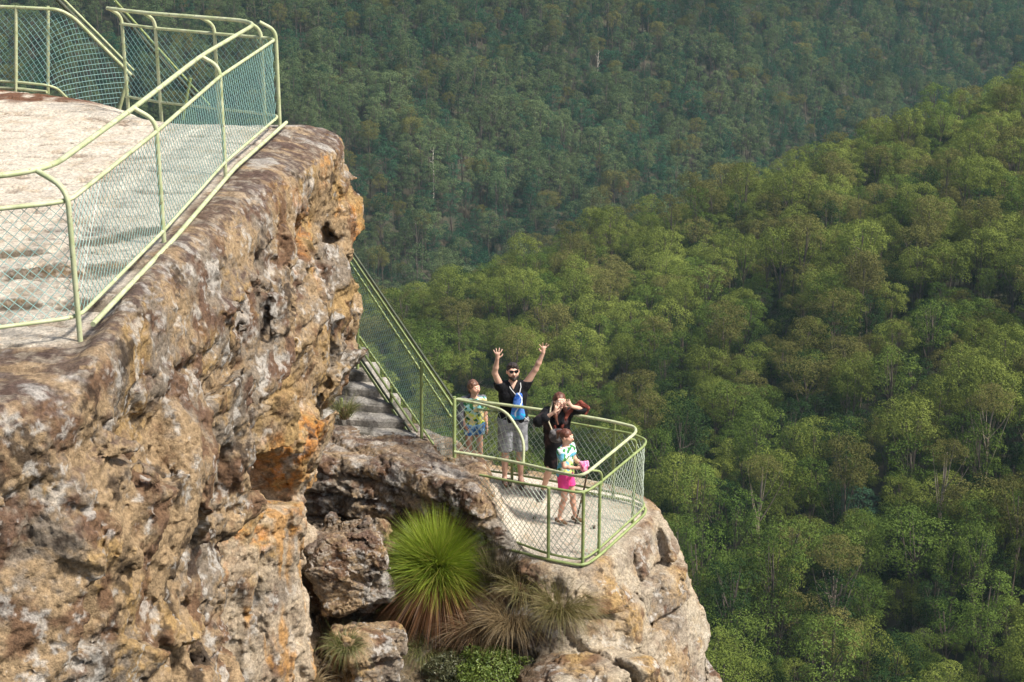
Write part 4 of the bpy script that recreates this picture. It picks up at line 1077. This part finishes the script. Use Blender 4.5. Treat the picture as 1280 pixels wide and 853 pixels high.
# ================================================================== people
def sd_cap(X, Y, Z, a, b, ra, rb, sq=(1, 1, 1)):
    ax, ay, az = a; bx, by, bz = b
    ex, ey, ez = bx-ax, by-ay, bz-az; L = ex*ex+ey*ey+ez*ez+1e-9
    px, py, pz = X-ax, Y-ay, Z-az
    t = np.clip((px*ex+py*ey+pz*ez)/L, 0, 1)
    return np.sqrt(((px-ex*t)/sq[0])**2+((py-ey*t)/sq[1])**2+((pz-ez*t)/sq[2])**2)-(ra+(rb-ra)*t)
def sd_ell(X, Y, Z, c, r):
    q = np.sqrt(((X-c[0])/r[0])**2+((Y-c[1])/r[1])**2+((Z-c[2])/r[2])**2)
    return (q-1)*min(r)
def sdf_mesh(prims, h, k=.02, clip=None, wob=None):
    """prims: ('c', a, b, ra, rb[, squash][, k]) capsules and ('e', centre, radii[, k]) ellipsoids, blended into one skin"""
    lo = np.full(3, 1e9); hi = -lo; bb = []
    for p in prims:
        if p[0] == 'c':
            a, b = np.array(p[1]), np.array(p[2]); r = max(p[3], p[4])*max(p[5] if len(p) > 5 and p[5] else (1,))
            l, u = np.minimum(a, b)-r, np.maximum(a, b)+r
        else: l, u = np.array(p[1])-np.array(p[2]), np.array(p[1])+np.array(p[2])
        bb.append((l-.06, u+.06)); lo = np.minimum(lo, l); hi = np.maximum(hi, u)
    lo -= 3*h; hi += 3*h
    xs, ys, zs = [np.arange(lo[i], hi[i]+h, h, dtype=np.float32) for i in range(3)]
    F_ = np.full((len(xs), len(ys), len(zs)), .06, np.float32)
    for p, (l, u) in zip(prims, bb):
        s = [slice(max(0, int((l[i]-lo[i])/h)), int((u[i]-lo[i])/h)+2) for i in range(3)]
        X, Y, Z = np.meshgrid(xs[s[0]], ys[s[1]], zs[s[2]], indexing='ij')
        if p[0] == 'c': d = sd_cap(X, Y, Z, p[1], p[2], p[3], p[4], p[5] if len(p) > 5 and p[5] else (1, 1, 1)); kk = p[6] if len(p) > 6 else k
        else: d = sd_ell(X, Y, Z, p[1], p[2]); kk = p[3] if len(p) > 3 else k
        F_[tuple(s)] = smin(F_[tuple(s)], d, kk)
    X, Y, Z = np.meshgrid(xs, ys, zs, indexing='ij')
    if wob: F_ += (wob[0]*perlin(np.stack([X, Y, Z*.6], -1).reshape(-1, 3)*wob[1], 5)).reshape(F_.shape).astype(np.float32)
    if clip is not None: F_ = np.maximum(F_, clip(X, Y, Z)).astype(np.float32)
    return surface_nets(F_, lo, h)
def v(*a): return np.array(a, float)
def unit(a): a = np.asarray(a, float); return a/np.linalg.norm(a)
def hand(w, d, s, sc, curl=.3, spread=.25):
    d, s = unit(d), unit(s-unit(d)*np.dot(s, unit(d))); n = np.cross(d, s); P = []
    for o in (-.6, 0, .6): P.append(('c', w+d*.01*sc, w+(d*.080+s*.026*o)*sc, .021*sc, .017*sc, None, .012))
    for i, L in enumerate((.060, .076, .082, .074)):   # little .. index
        o = (i-1.5); b = w+(d*.078+s*.0185*o)*sc; f = unit(d+s*spread*o*.45+n*curl*.2)
        m_ = b+f*L*.5*sc; e = m_+unit(f+n*curl)*L*.5*sc
        P += [('c', b, m_, .0098*sc, .009*sc, None, .004), ('c', m_, e, .009*sc, .0078*sc, None, .003)]
    b = w+(d*.022+s*.026)*sc; m_ = b+unit(s*.9+d*.6)*.036*sc; e = m_+unit(s*.5+d*.9+n*.3)*.030*sc
    P += [('c', b, m_, .0125*sc, .0105*sc, None, .008), ('c', m_, e, .0105*sc, .009*sc, None, .003)]
    return P
M_skin = {}
def skin(name, c, c2): 
    m = mat(name, c, .5, noise=c2, nscale=9, bump=.0008, bscale=90); m.node_tree.nodes['Principled BSDF'].inputs['Subsurface Weight'].default_value = .06; m.node_tree.nodes['Principled BSDF'].inputs['Subsurface Radius'].default_value = (.01, .004, .002); return m
SK = skin('skin', (.66, .42, .31), (.60, .36, .26)); SK2 = skin('warm_skin', (.66, .38, .27), (.60, .33, .23))
def cloth_mat(name, rough=.85, bump=.004):
    m = bpy.data.materials.new(name); m.use_nodes = True; nt = m.node_tree; b = nt.nodes['Principled BSDF']; b.inputs['Roughness'].default_value = rough; b.inputs['Specular IOR Level'].default_value = .2
    a = nt.nodes.new('ShaderNodeVertexColor'); a.layer_name = 'Col'; nt.links.new(a.outputs[0], b.inputs['Base Color'])
    tc = nt.nodes.new('ShaderNodeTexCoord'); n = nt.nodes.new('ShaderNodeTexNoise'); n.inputs['Scale'].default_value = 16; n.inputs['Distortion'].default_value = 1.2
    nt.links.new(tc.outputs['Object'], n.inputs['Vector']); q = nt.nodes.new('ShaderNodeBump'); q.inputs['Distance'].default_value = bump*3; nt.links.new(n.outputs['Fac'], q.inputs['Height']); nt.links.new(q.outputs[0], b.inputs['Normal'])
    return m
M_cl = cloth_mat('cloth'); M_hair = mat('dark_hair', (.016, .010, .008), .55, noise=(.03, .02, .014), nscale=30, bump=.006, bscale=60)
M_hairb = mat('brown_hair', (.10, .045, .025), .45, noise=(.17, .08, .045), nscale=30, bump=.006, bscale=60)
M_hairr = mat('auburn_hair', (.085, .028, .016), .45, noise=(.15, .055, .030), nscale=30, bump=.006, bscale=60)
M_blk = mat('black_plastic', (.01, .01, .012), .25); M_shoe = mat('dark_shoe', (.02, .02, .022), .6, noise=(.05, .05, .05), nscale=20); M_sole = mat('white_sole', (.6, .6, .58), .6)
M_eye = mat('eye_white', (.75, .72, .70), .3); M_lip = mat('lips', (.42, .15, .12), .5); M_sand = mat('tan_sandal', (.18, .11, .06), .7)
def solid(c): return lambda V: np.tile(c, (len(V), 1))
def part(name, prims, h, m, root, k=.02, clip=None, col=None, wob=None):
    V, Q = sdf_mesh(prims, h, k, clip, wob); o = link(name, mesh_np(name, V, Q, m, col=(None if col is None else col(V))), root); return o
def body_prims(J, s, hs, fat=1.0, fem=False):
    """J: joints in metres, s body scale, hs head scale"""
    P = []; c = 'c'
    pel, wst, che, nk, hd = J['pelvis'], J['waist'], J['chest'], J['neck'], J['head']
    sl, sr_ = J['shl'], J['shr']
    tor = [(c, J['hipl']+v(.02, 0, .03)*s, J['hipr']+v(-.02, 0, .03)*s, .108*s*fat, .108*s*fat, (1, .92, 1), .05),
           (c, pel+v(-.05, 0, 0)*s, wst+v(-.045, 0, 0)*s, .108*s*fat, .095*s*fat, (1, .9, 1), .05), (c, pel+v(.05, 0, 0)*s, wst+v(.045, 0, 0)*s, .108*s*fat, .095*s*fat, (1, .9, 1), .05),
           (c, wst+v(-.045, 0, 0)*s, che+v(-.07, 0, 0)*s, .095*s*fat, .108*s*fat, (1, .88, 1), .05), (c, wst+v(.045, 0, 0)*s, che+v(.07, 0, 0)*s, .095*s*fat, .108*s*fat, (1, .88, 1), .05),
           (c, sl, sr_, .058*s, .058*s, None, .06), (c, che+v(0, .01, .03)*s, nk, .10*s, .055*s, None, .05)]
    if fem: tor += [('e', che+v(o*.07, -.085, -.03)*s, tuple(v(.055, .05, .055)*s), .03) for o in (-1, 1)]
    head = [(c, nk-v(0, 0, .03)*s, hd+v(0, .01, -.05)*hs, .052*s, .050*hs, None, .02)]
    F = J.get('face', v(0, -1, 0)); F = unit(F); S = unit(np.cross(F, v(0, 0, 1))); U = np.cross(S, F)     # S: figure's left->right in view
    def at(x, y, z): return hd+(S*x+F*y+U*z)*hs
    head += [('e', at(0, -.012, .022), tuple(v(.080, .092, .098)*hs), .02), (c, at(0, .02, -.03), at(0, .058, -.078), .058*hs, .030*hs, None, .03),
             (c, at(-.03, .05, -.02), at(.03, .05, -.02), .042*hs, .042*hs, None, .02),
             (c, at(0, .085, .012), at(0, .108, -.022), .009*hs, .015*hs, None, .010), (c, at(-.034, .070, .030), at(.034, .070, .030), .018*hs, .018*hs, None, .010),
             (c, at(-.018, .088, -.052), at(.018, .088, -.052), .009*hs, .009*hs, None, .006)]
    for o in (-1, 1): head += [('e', at(o*.080, -.002, .0), tuple(v(.016, .018, .032)*hs), .008)]
    arms = {}
    for sd in ('l', 'r'):
        a, e, w = J['sh'+sd], J['el'+sd], J['wr'+sd]
        arms[sd] = [(c, a, e, .050*s*fat, .039*s, None, .03), (c, e, e*.6+w*.4, .040*s, .038*s, None, .02), (c, e*.6+w*.4, w, .038*s, .025*s, None, .02)]
    hands = []
    for sd in ('l', 'r'):
        hv = J['hand'+sd]; hands += hand(J['wr'+sd], hv[0], hv[1], s*1.0, hv[2], hv[3])
    legs = {}
    for sd in ('l', 'r'):
        h_, k_, a = J['hip'+sd], J['kn'+sd], J['an'+sd]; f = J.get('ft'+sd, v(0, -1, 0)); f = unit(f)
        legs[sd] = [(c, h_, k_, .086*s*fat, .054*s, None, .03), (c, k_, k_*.65+a*.35+v(0, .012, 0)*s, .052*s, .054*s, None, .02), (c, k_*.65+a*.35+v(0, .012, 0)*s, a, .054*s, .034*s, None, .02),
                    (c, a-f*.03*s-v(0, 0, .03)*s, a+f*.10*s-v(0, 0, .045)*s, .036*s, .030*s, (1, 1, .9), .03), (c, a+f*.08*s-v(0, 0, .047)*s, a+f*.165*s-v(0, 0, .055)*s, .032*s, .022*s, None, .02)]
    return tor, head, arms, hands, legs, at
def infl(prims, d, k=None):
    out = []
    for p in prims:
        if p[0] == 'c': out.append((p[0], p[1], p[2], p[3]+d, p[4]+d)+tuple(p[5:]))
        else: out.append((p[0], p[1], tuple(np.array(p[2])+d))+tuple(p[3:]))
    return out
def seg(p, t): return ('c', p[1], p[1]+(p[2]-p[1])*t, p[3], p[3]+(p[4]-p[3])*t)+tuple(p[5:])
def eyes(at, hs, root, glasses=False):
    if glasses:
        mb = MB()
        for o in (-1, 1):
            a = np.linspace(0, 2*math.pi, 17)[:-1]; c = at(o*.033, .098, .022); ex = unit(at(1, 0, 0)-at(0, 0, 0)); ez = unit(at(0, 0, 1)-at(0, 0, 0)); ey = unit(at(0, 1, 0)-at(0, 0, 0))
            ring = [c+(ex*.031*math.cos(q)+ez*.021*math.sin(q)*(1.1 if math.sin(q) > 0 else 1))*hs for q in a]; f_ = [r-ey*.005*hs for r in ring]
            n = len(ring); mb.add(ring+f_, [tuple(range(n)), tuple(range(n, 2*n))[::-1]]+[(i, (i+1) % n, n+(i+1) % n, n+i) for i in range(n)])
            mb.tube([at(o*.062, .093, .028), at(o*.082, .04, .026), at(o*.085, -.01, .015)], .0028*hs, 6)
        mb.tube([at(-.008, .100, .026), at(.008, .100, .026)], .003*hs, 6); mb.build('sunglasses', M_blk, root); return
    for o in (-1, 1):
        e = part('eye', [('e', at(o*.030, .084, .010), tuple(v(.013, .013, .009)*hs))], .003, M_eye, root)
        part('iris', [('e', at(o*.030, .0935, .010), tuple(v(.0055, .0055, .0055)*hs))], .0018, M_hair, e)
def lips(at, hs, root): part('mouth', [('c', at(-.017, .0955, -.052), at(.017, .0955, -.052), .005*hs, .005*hs)], .0025, M_lip, root)

def std(s, h=1.8):
    return dict(pelvis=v(0, 0, .97)*s, waist=v(0, 0, 1.12)*s, chest=v(0, 0, 1.32)*s, neck=v(0, .0, 1.49)*s, head=v(0, -.01, 1.665)*s,
                shl=v(-.165, 0, 1.43)*s, shr=v(.165, 0, 1.43)*s, hipl=v(-.09, 0, .92)*s, hipr=v(.09, 0, .92)*s, knl=v(-.105, -.02, .50)*s, knr=v(.105, -.02, .50)*s,
                anl=v(-.115, .01, .085)*s, anr=v(.115, .01, .085)*s)
HB = .0085
# ---- the man
g = onz(641, 602, ZL+.0)
man = empty('person', tuple(g), 'man in black t-shirt, sunglasses and grey shorts raising both arms', 'person', rz=.12)
J = std(1.0); J.update(shl=v(-.175, 0, 1.455), shr=v(.175, 0, 1.455), ell=v(-.265, -.10, 1.69), wrl=v(-.235, -.17, 1.925), elr=v(.315, -.04, 1.70), wrr=v(.415, -.07, 1.945),
    handl=(v(.02, -.15, 1), v(1, -.1, 0), .5, .9), handr=(v(.1, 0, 1), v(-1, -.2, .1), .35, 1.3), face=v(.05, -1, .12))
tor, head, arms, hands, legs, at = body_prims(J, 1.0, 1.0, 1.12)
part('body', tor+head+arms['l']+arms['r']+hands+legs['l']+legs['r'], HB, SK, man)
sh = infl(tor, .016)+[seg(p, .72) for p in infl(arms['l'][:1]+arms['r'][:1], .022)]+[('c', v(-.05, 0, 1.0), v(.05, 0, 1.0), .135, .135, (1.1, .95, 1), .05)]
part('shirt', sh, HB, M_cl, man, .03, lambda X, Y, Z: np.maximum(.93-Z, Z-1.525+2.*np.maximum(.05-np.abs(X), 0)), solid((.010, .010, .012)), wob=(.012, 7))
sh = infl(tor[:3], .026)+[('c', p[0][1], p[0][2], p[0][3]+.03, p[0][4]+.055) + ((None, .03)) for p in (legs['l'], legs['r'])]
part('shorts', sh, HB, M_cl, man, .03, lambda X, Y, Z: np.maximum(.50-Z, Z-1.0), lambda V: mixc(np.tile((.20, .205, .22), (len(V), 1)), (.33, .34, .36), sstep(-.2, .3, fbm(V*14, 3, 4))), wob=(.012, 8))
part('hair', [('e', at(0, -.020, .040), tuple(v(.086, .096, .092))), ('e', at(0, .04, .098), tuple(v(.055, .04, .026)))], .007, M_hair, man, .02, lambda X, Y, Z: np.maximum((-(Y-J['head'][1])-.055)-(Z-J['head'][2]-.03)*1.3, -(Z-J['head'][2])-.02-.5*np.maximum(Y-J['head'][1], 0)), wob=(.010, 40))
part('beard', [('c', at(-.045, .035, -.065), at(0, .070, -.092), .030, .030), ('c', at(.045, .035, -.065), at(0, .070, -.092), .030, .030), ('c', at(-.02, .100, -.036), at(.02, .100, -.036), .008, .008)], .006, M_hair, man, .01, wob=(.006, 60))
eyes(at, 1, man, True); lips(at, 1, man)
for sd in ('l', 'r'): 
    a = J['an'+sd]; mb = MB(); mb.tube([a+v(0, .05, -.077), a+v(0, -.06, -.077), a+v(0, -.17, -.077)], [.036, .042, .034], 10); mb.tube([a+v(-.04, -.07, -.07), a+v(0, -.08, -.012), a+v(.04, -.07, -.07)], .009, 6); mb.build('sandal', M_sand, man)
wr = [('c', J['wrl']-v(.02, 0, .01), J['wrl']+v(.02, 0, .01), .020, .020)]
# blue drawstring bag worn on his chest
bag = empty('drawstring_bag', tuple(g+v(.07, -.16, 1.2)), 'blue drawstring bag with white cords hanging on the man\'s chest', 'bag', rz=.12)
def bagcol(V):
    C = mixc(np.tile((.02, .10, .42), (len(V), 1)), (.03, .42, .75), sstep(-.02, -.10, V[:, 2])); C = mixc(C, (.10, .22, .60), sstep(.0, .1, fbm(V*22, 3, 9)))
    l = np.abs(V[:, 0]-.05*np.sin(V[:, 2]*16)-.01); return mixc(C, (.7, .75, .8), (l < .010)*sstep(-.14, -.12, V[:, 2])*1.)
part('pouch', [('c', v(-.02, 0, -.13), v(.01, .01, .16), .085, .055, (1, .45, 1)), ('c', v(.03, 0, -.13), v(.0, .01, .1), .075, .055, (1, .45, 1))], .007, M_cl, bag, .02, lambda X, Y, Z: np.maximum(-.19-Z, Z-.20), bagcol, wob=(.008, 14))
mb = MB(); mb.tube([(-.03, .01, .18), (-.10, .06, .26), (-.11, .12, .30)], .006, 6); mb.tube([(.02, .01, .18), (.05, .06, .27), (.05, .12, .31)], .006, 6); mb.tube([(.04, .0, -.12), (.13, .03, -.20), (.17, .10, -.26)], .006, 6); mb.build('cord', M_sole, bag)

# ---- the woman
g2 = onz(697, 618, ZL)
wom = empty('person', tuple(g2), 'woman in loose black dress beside the man, hands held up at her face', 'person', rz=.15)
s = .885; J = std(s); off = v(-.03, -.05, 0)
J.update(pelvis=v(0, 0, .97)*s, waist=v(-.01, -.01, 1.12)*s, chest=v(-.02, -.04, 1.31)*s, neck=v(-.02, -.07, 1.47)*s, head=v(-.0, -.11, 1.62)*s, shl=v(-.17, -.05, 1.42)*s, shr=v(.14, -.04, 1.42)*s,
    ell=v(-.34, -.16, 1.32)*s, wrl=v(-.11, -.27, 1.50)*s, elr=v(.36, -.10, 1.46)*s, wrr=v(.17, -.22, 1.56)*s, handl=(v(.35, -.05, .9), v(.6, .2, 0), .3, .5), handr=(v(-.55, .05, .7), v(-.3, .0, -1), .5, .4),
    knl=v(-.14, -.10, .52)*s, anl=v(-.24, -.02, .09)*s, knr=v(.12, .02, .50)*s, anr=v(.13, .10, .085)*s, face=v(.1, -1, .15), ftl=v(-.25, -1, 0))
tor, head, arms, hands, legs, at = body_prims(J, s, .93, 1.10, True)
part('body', tor+head+arms['l']+arms['r']+hands+legs['l']+legs['r'], HB, SK, wom)
dr = infl(tor, .022)+[('c', p[1], p[2], p[3]+.03, p[4]+.035, None, .04) for p in arms['l'][:2]+arms['r'][:2]]+[('c', v(0, 0, 1.0)*s, v(-.01, -.03, .56)*s, .15, .185, (1.05, .85, 1), .06), ('c', J['shl'], v(-.22, -.04, 1.1)*s, .06, .03, None, .06)]
part('dress', dr, HB, M_cl, wom, .04, lambda X, Y, Z: np.maximum(.52*s-Z, Z-1.49*s+1.6*np.maximum(.05-np.abs(X+.02), 0)), lambda V: mixc(np.tile((.011, .011, .013), (len(V), 1)), (.045, .028, .028), sstep(.1, .3, fbm(V*6, 3, 2))), wob=(.016, 7))
part('hair', [('e', at(0, -.022, .035), tuple(v(.086, .098, .095)*.95)), ('c', at(-.055, -.03, .03), at(-.075, .03, -.16), .035, .025), ('c', at(.055, -.03, .03), at(.085, .04, -.20), .038, .025), ('c', at(.085, .04, -.20), at(.06, .07, -.33), .028, .012)], .007, M_hairr, wom, .02, lambda X, Y, Z: np.where(Z > J['head'][2]-.03, (-(Y-J['head'][1])-.052)-(Z-J['head'][2]-.02)*1.1, -1), wob=(.008, 35))
eyes(at, .93, wom); lips(at, .93, wom)
sc = [('c', J['shr']+v(-.02, -.09, .0), J['elr']+v(-.03, -.02, .10), .030, .036), ('c', J['elr']+v(-.03, -.02, .10), J['elr']+v(.07, -.02, .02), .036, .030), ('c', J['elr']+v(.07, -.02, .02), J['elr']+v(.02, -.05, -.10), .030, .018),
      ('c', J['shr']+v(-.02, -.09, .0), v(-.02, -.20, 1.12)*s, .030, .020), ('c', J['neck']+v(-.08, -.03, -.02), v(-.08, -.19, 1.15)*s, .028, .018)]
part('scarf', sc, .007, M_cl, wom, .02, None, lambda V: mixc(np.tile((.10, .022, .016), (len(V), 1)), (.21, .06, .04), sstep(-.1, .2, fbm(V*18, 3, 3))), wob=(.008, 20))
for sd in ('l', 'r'):
    a = J['an'+sd]; f = unit(J.get('ft'+sd, v(0, -1, 0)))
    o = part('shoe', [('c', a-f*.035-v(0, 0, .035), a+f*.08-v(0, 0, .045), .043, .036), ('c', a+f*.08-v(0, 0, .045), a+f*.15-v(0, 0, .055), .036, .026), ('c', a-v(0, 0, .03), a+v(0, 0, .0), .040, .040)], .006, M_shoe, wom, .02, lambda X, Y, Z: -Z+.004)
    mb = MB(); pts = [a-f*.06, a+f*.05, a+f*.17]; mb.tube([q*v(1, 1, 0)+v(0, 0, .014) for q in pts], [.034, .040, .028], 10); s_ = mb.build('sole', M_sole, o); s_.scale = (1, 1, .8)
b2 = empty('shoulder_bag', tuple(g2+v(-.02, -.24, .98)), 'round grey shoulder bag hanging in front of the woman in black', 'bag')
part('pouch', [('e', v(0, 0, 0), (.115, .06, .105)), ('c', v(-.06, -.02, .05), v(.06, -.02, .05), .035, .035)], .007, M_cl, b2, .03, None, lambda V: mixc(np.tile((.055, .052, .055), (len(V), 1)), (.16, .15, .15), sstep(-.1, .25, fbm(V*16, 3, 6))), wob=(.006, 20))
mb = MB(); mb.tube([(-.07, .0, .08), (-.12, .02, .20), (-.09, .10, .36), (-.05, .18, .46)], .011, 8); mb.build('strap', mat('cream_strap', (.50, .44, .30), .8), b2)

# ---- the older girl at the left
g3 = onz(593, 590, ZL)
gl = empty('person', tuple(g3), 'girl in colourful leafy t-shirt and blue denim shorts at the left end of the lookout', 'person', rz=.25)
s = .765; J = std(s); J.update(head=v(.0, -.015, 1.70)*s, neck=v(0, 0, 1.49)*s, ell=v(-.235, .03, 1.17)*s, wrl=v(-.20, -.10, .98)*s, elr=v(.225, .05, 1.16)*s, wrr=v(.235, -.03, .92)*s,
    handl=(v(.4, -.6, -.5), v(0, -.5, .6), .5, .2), handr=(v(.05, -.15, -1), v(0, -1, 0), .4, .2), face=v(.55, -.85, .0))
tor, head, arms, hands, legs, at = body_prims(J, s, .90, 1.0)
part('body', tor+head+arms['l']+arms['r']+hands+legs['l']+legs['r'], .0075, SK2, gl)
def leafcol(a, b, c, d):
    def f(V):
        z = V[:, 2]/s; n = fbm(V*v(13, 13, 9), 4, 12); C = mixc(np.tile(a, (len(V), 1)), b, sstep(1.32, 1.14, z+.4*n))
        C = mixc(C, c, sstep(.02, .07, perlin(V*17, 8)+.3*n)); return mixc(C, d, sstep(.10, .16, perlin(V*13+9, 15))*.9)
    return f
part('shirt', infl(tor, .014)+[seg(p, .55) for p in infl(arms['l'][:1]+arms['r'][:1], .018)], .0075, M_cl, gl, .03, lambda X, Y, Z: np.maximum(.98*s-Z, Z-1.50*s), leafcol((.30, .68, .72), (.62, .68, .10), (.035, .13, .05), (.75, .62, .30)), wob=(.01, 9))
part('shorts', infl(tor[:3], .016)+[('c', p[0][1], p[0][2], p[0][3]+.016, p[0][4]+.04, None, .02) for p in (legs['l'], legs['r'])], .0075, M_cl, gl, .02, lambda X, Y, Z: np.maximum(.78*s-Z, Z-1.01*s), lambda V: mixc(np.tile((.045, .16, .42), (len(V), 1)), (.30, .52, .72), sstep(-.05, .2, fbm(V*11, 3, 7))), wob=(.006, 12))
part('hair', [('e', at(0, -.022, .032), tuple(v(.088, .10, .095)*.92)), ('c', at(.0, -.05, .0), at(0, -.055, -.085), .060, .038), ('c', at(-.06, .0, .0), at(-.058, .0, -.05), .03, .02), ('c', at(.06, .0, .0), at(.058, .0, -.05), .03, .02)], .006, M_hairb, gl, .02,
     lambda X, Y, Z: np.where(Z > J['head'][2]-.09, ((X-J['head'][0])*.54-(Y-J['head'][1])*.84-.040)-(Z-J['head'][2]-.02)*.9, -1), wob=(.008, 35))
eyes(at, .90, gl); lips(at, .90, gl)
part('jacket', [('c', J['shl']+v(-.0, .0, .02), J['ell']+v(-.02, 0, 0), .062, .060), ('c', J['ell']+v(-.02, 0, 0), J['wrl']+v(-.03, .03, -.02), .060, .045), ('c', J['shl']+v(.03, .05, .0), J['ell']+v(.03, .06, -.05), .05, .05), ('c', J['shl']+v(-.01, .02, .03), J['neck']+v(0, .06, 0), .045, .04), ('c', J['neck']+v(0, .06, 0), J['shr']+v(.02, .03, .02), .04, .04), ('c', J['shr']+v(.02, .03, .02), J['elr']+v(.0, .04, .03), .045, .04)],
     .0075, M_cl, gl, .03, None, lambda V: mixc(np.tile((.10, .105, .12), (len(V), 1)), (.20, .20, .22), sstep(-.1, .2, fbm(V*16, 3, 2))), wob=(.010, 14))
for sd in ('l', 'r'): 
    a = J['an'+sd]; part('shoe', [('c', a+v(0, .03, -.03), a+v(0, -.07, -.04), .036, .030), ('c', a+v(0, -.07, -.04), a+v(0, -.12, -.045), .030, .022)], .006, M_shoe, gl, .02, lambda X, Y, Z: -Z+.002)

# ---- the small girl in front
g4 = onz(706, 651, ZL)
sg = empty('person', tuple(g4), 'small girl in pink shorts and bright patterned top, in front of the woman', 'person', rz=1.0)
s = .735; J = std(s); J.update(head=v(0, -.02, 1.665)*s, neck=v(0, 0, 1.47)*s, ell=v(-.20, -.10, 1.17)*s, wrl=v(-.12, -.30, 1.16)*s, elr=v(.19, -.09, 1.17)*s, wrr=v(.06, -.30, 1.17)*s,
    handl=(v(.35, -.8, .1), v(0, 0, 1), 1.0, .1), handr=(v(-.3, -.8, .1), v(0, 0, 1), 1.0, .1), face=v(.1, -1, -.05), knl=v(-.10, -.05, .50)*s, anl=v(-.12, .05, .085)*s, knr=v(.10, -.10, .51)*s, anr=v(.11, -.16, .085)*s)
tor, head, arms, hands, legs, at = body_prims(J, s, .86, .97)
part('body', tor+head+arms['l']+arms['r']+hands+legs['l']+legs['r'], .0072, SK2, sg)
part('shirt', infl(tor, .014)+[seg(p, .45) for p in infl(arms['l'][:1]+arms['r'][:1], .020)], .0075, M_cl, sg, .03, lambda X, Y, Z: np.maximum(.93*s-Z, Z-1.49*s), leafcol((.72, .80, .80), (.62, .70, .22), (.05, .22, .06), (.12, .42, .62)), wob=(.01, 9))
part('shorts', infl(tor[:3], .014)+[('c', p[0][1], p[0][2], p[0][3]+.014, p[0][4]+.03, None, .02) for p in (legs['l'], legs['r'])], .0075, M_cl, sg, .02, lambda X, Y, Z: np.maximum(.70*s-Z, Z-.99*s), solid((.80, .07, .27)), wob=(.006, 12))
part('hair', [('e', at(0, -.022, .036), tuple(v(.087, .098, .092)*.88)), ('c', at(0, -.09, .055), at(0, -.14, .045), .030, .034), ('c', at(0, -.14, .045), at(0, -.155, -.06), .034, .012)], .006, M_hairr, sg, .015, lambda X, Y, Z: np.where(Z > J['head'][2]-.05, (-(Y-J['head'][1])-.050)-(Z-J['head'][2]-.015)*1.0, -1), wob=(.007, 35))
eyes(at, .86, sg); lips(at, .86, sg)
for sd in ('l', 'r'):
    a = J['an'+sd]; part('shoe', [('c', a+v(0, .03, -.03), a+v(0, -.07, -.04), .034, .029), ('c', a+v(0, -.07, -.04), a+v(0, -.115, -.043), .029, .022)], .006, M_sand, sg, .02, lambda X, Y, Z: -Z+.002)
ca, sa = math.cos(1.0), math.sin(1.0); q = (J['wrl']+J['wrr'])/2+v(0, -.075, .02); q = v(q[0]*ca-q[1]*sa, q[0]*sa+q[1]*ca, q[2])
pk = empty('pink_hat', tuple(g4+q), 'crumpled pink cloth hat held by the small girl', 'hat')
part('crown', [('e', v(0, 0, 0), (.055, .05, .065)), ('e', v(.02, -.01, -.05), (.05, .045, .05))], .005, M_cl, pk, .02, None, lambda V: mixc(np.tile((.80, .12, .30), (len(V), 1)), (.88, .40, .55), sstep(-.1, .2, fbm(V*30, 3, 5))), wob=(.010, 28))
part('brim', [('c', v(-.045, .03, .04), v(.05, .02, .05), .018, .016), ('c', v(.05, .02, .05), v(.06, -.03, .0), .016, .013)], .004, M_cl, pk, .01, None, solid((.85, .30, .48)), wob=(.005, 40))
b = onz(719, 655, ZL); mb = MB(); t_ = g4+q+v(.06, -.03, -.02)
stick = empty('walking_stick', tuple(b), 'thin brown stick standing beside the small girl in pink shorts', 'stick')
mb.tube([v(0, 0, 0), (t_-b)*.5+v(.01, .01, 0), t_-b], [.012, .014, .011], 7); mb.build('shaft', M_bark, stick)
mb = MB(); mb.tube([t_-b, t_-b+v(.01, 0, .03)], [.016, .012], 8); mb.build('knob', M_bark, stick)
# ================================================================== air
if HAZE:
    mb = MB(); mb.box((100, 700, -100), (2600, 2300, 480))
    m = bpy.data.materials.new('air'); m.use_nodes = True; nt = m.node_tree; nt.nodes.remove(nt.nodes['Principled BSDF'])
    v = nt.nodes.new('ShaderNodeVolumePrincipled'); v.inputs['Color'].default_value = (.55, .80, .92, 1); v.inputs['Density'].default_value = HAZE; v.inputs['Anisotropy'].default_value = .0
    nt.links.new(v.outputs[0], nt.nodes['Material Output'].inputs['Volume'])
    props(mb.build('haze', m, smooth=False), 'thin bluish haze over the valley', kind='stuff')
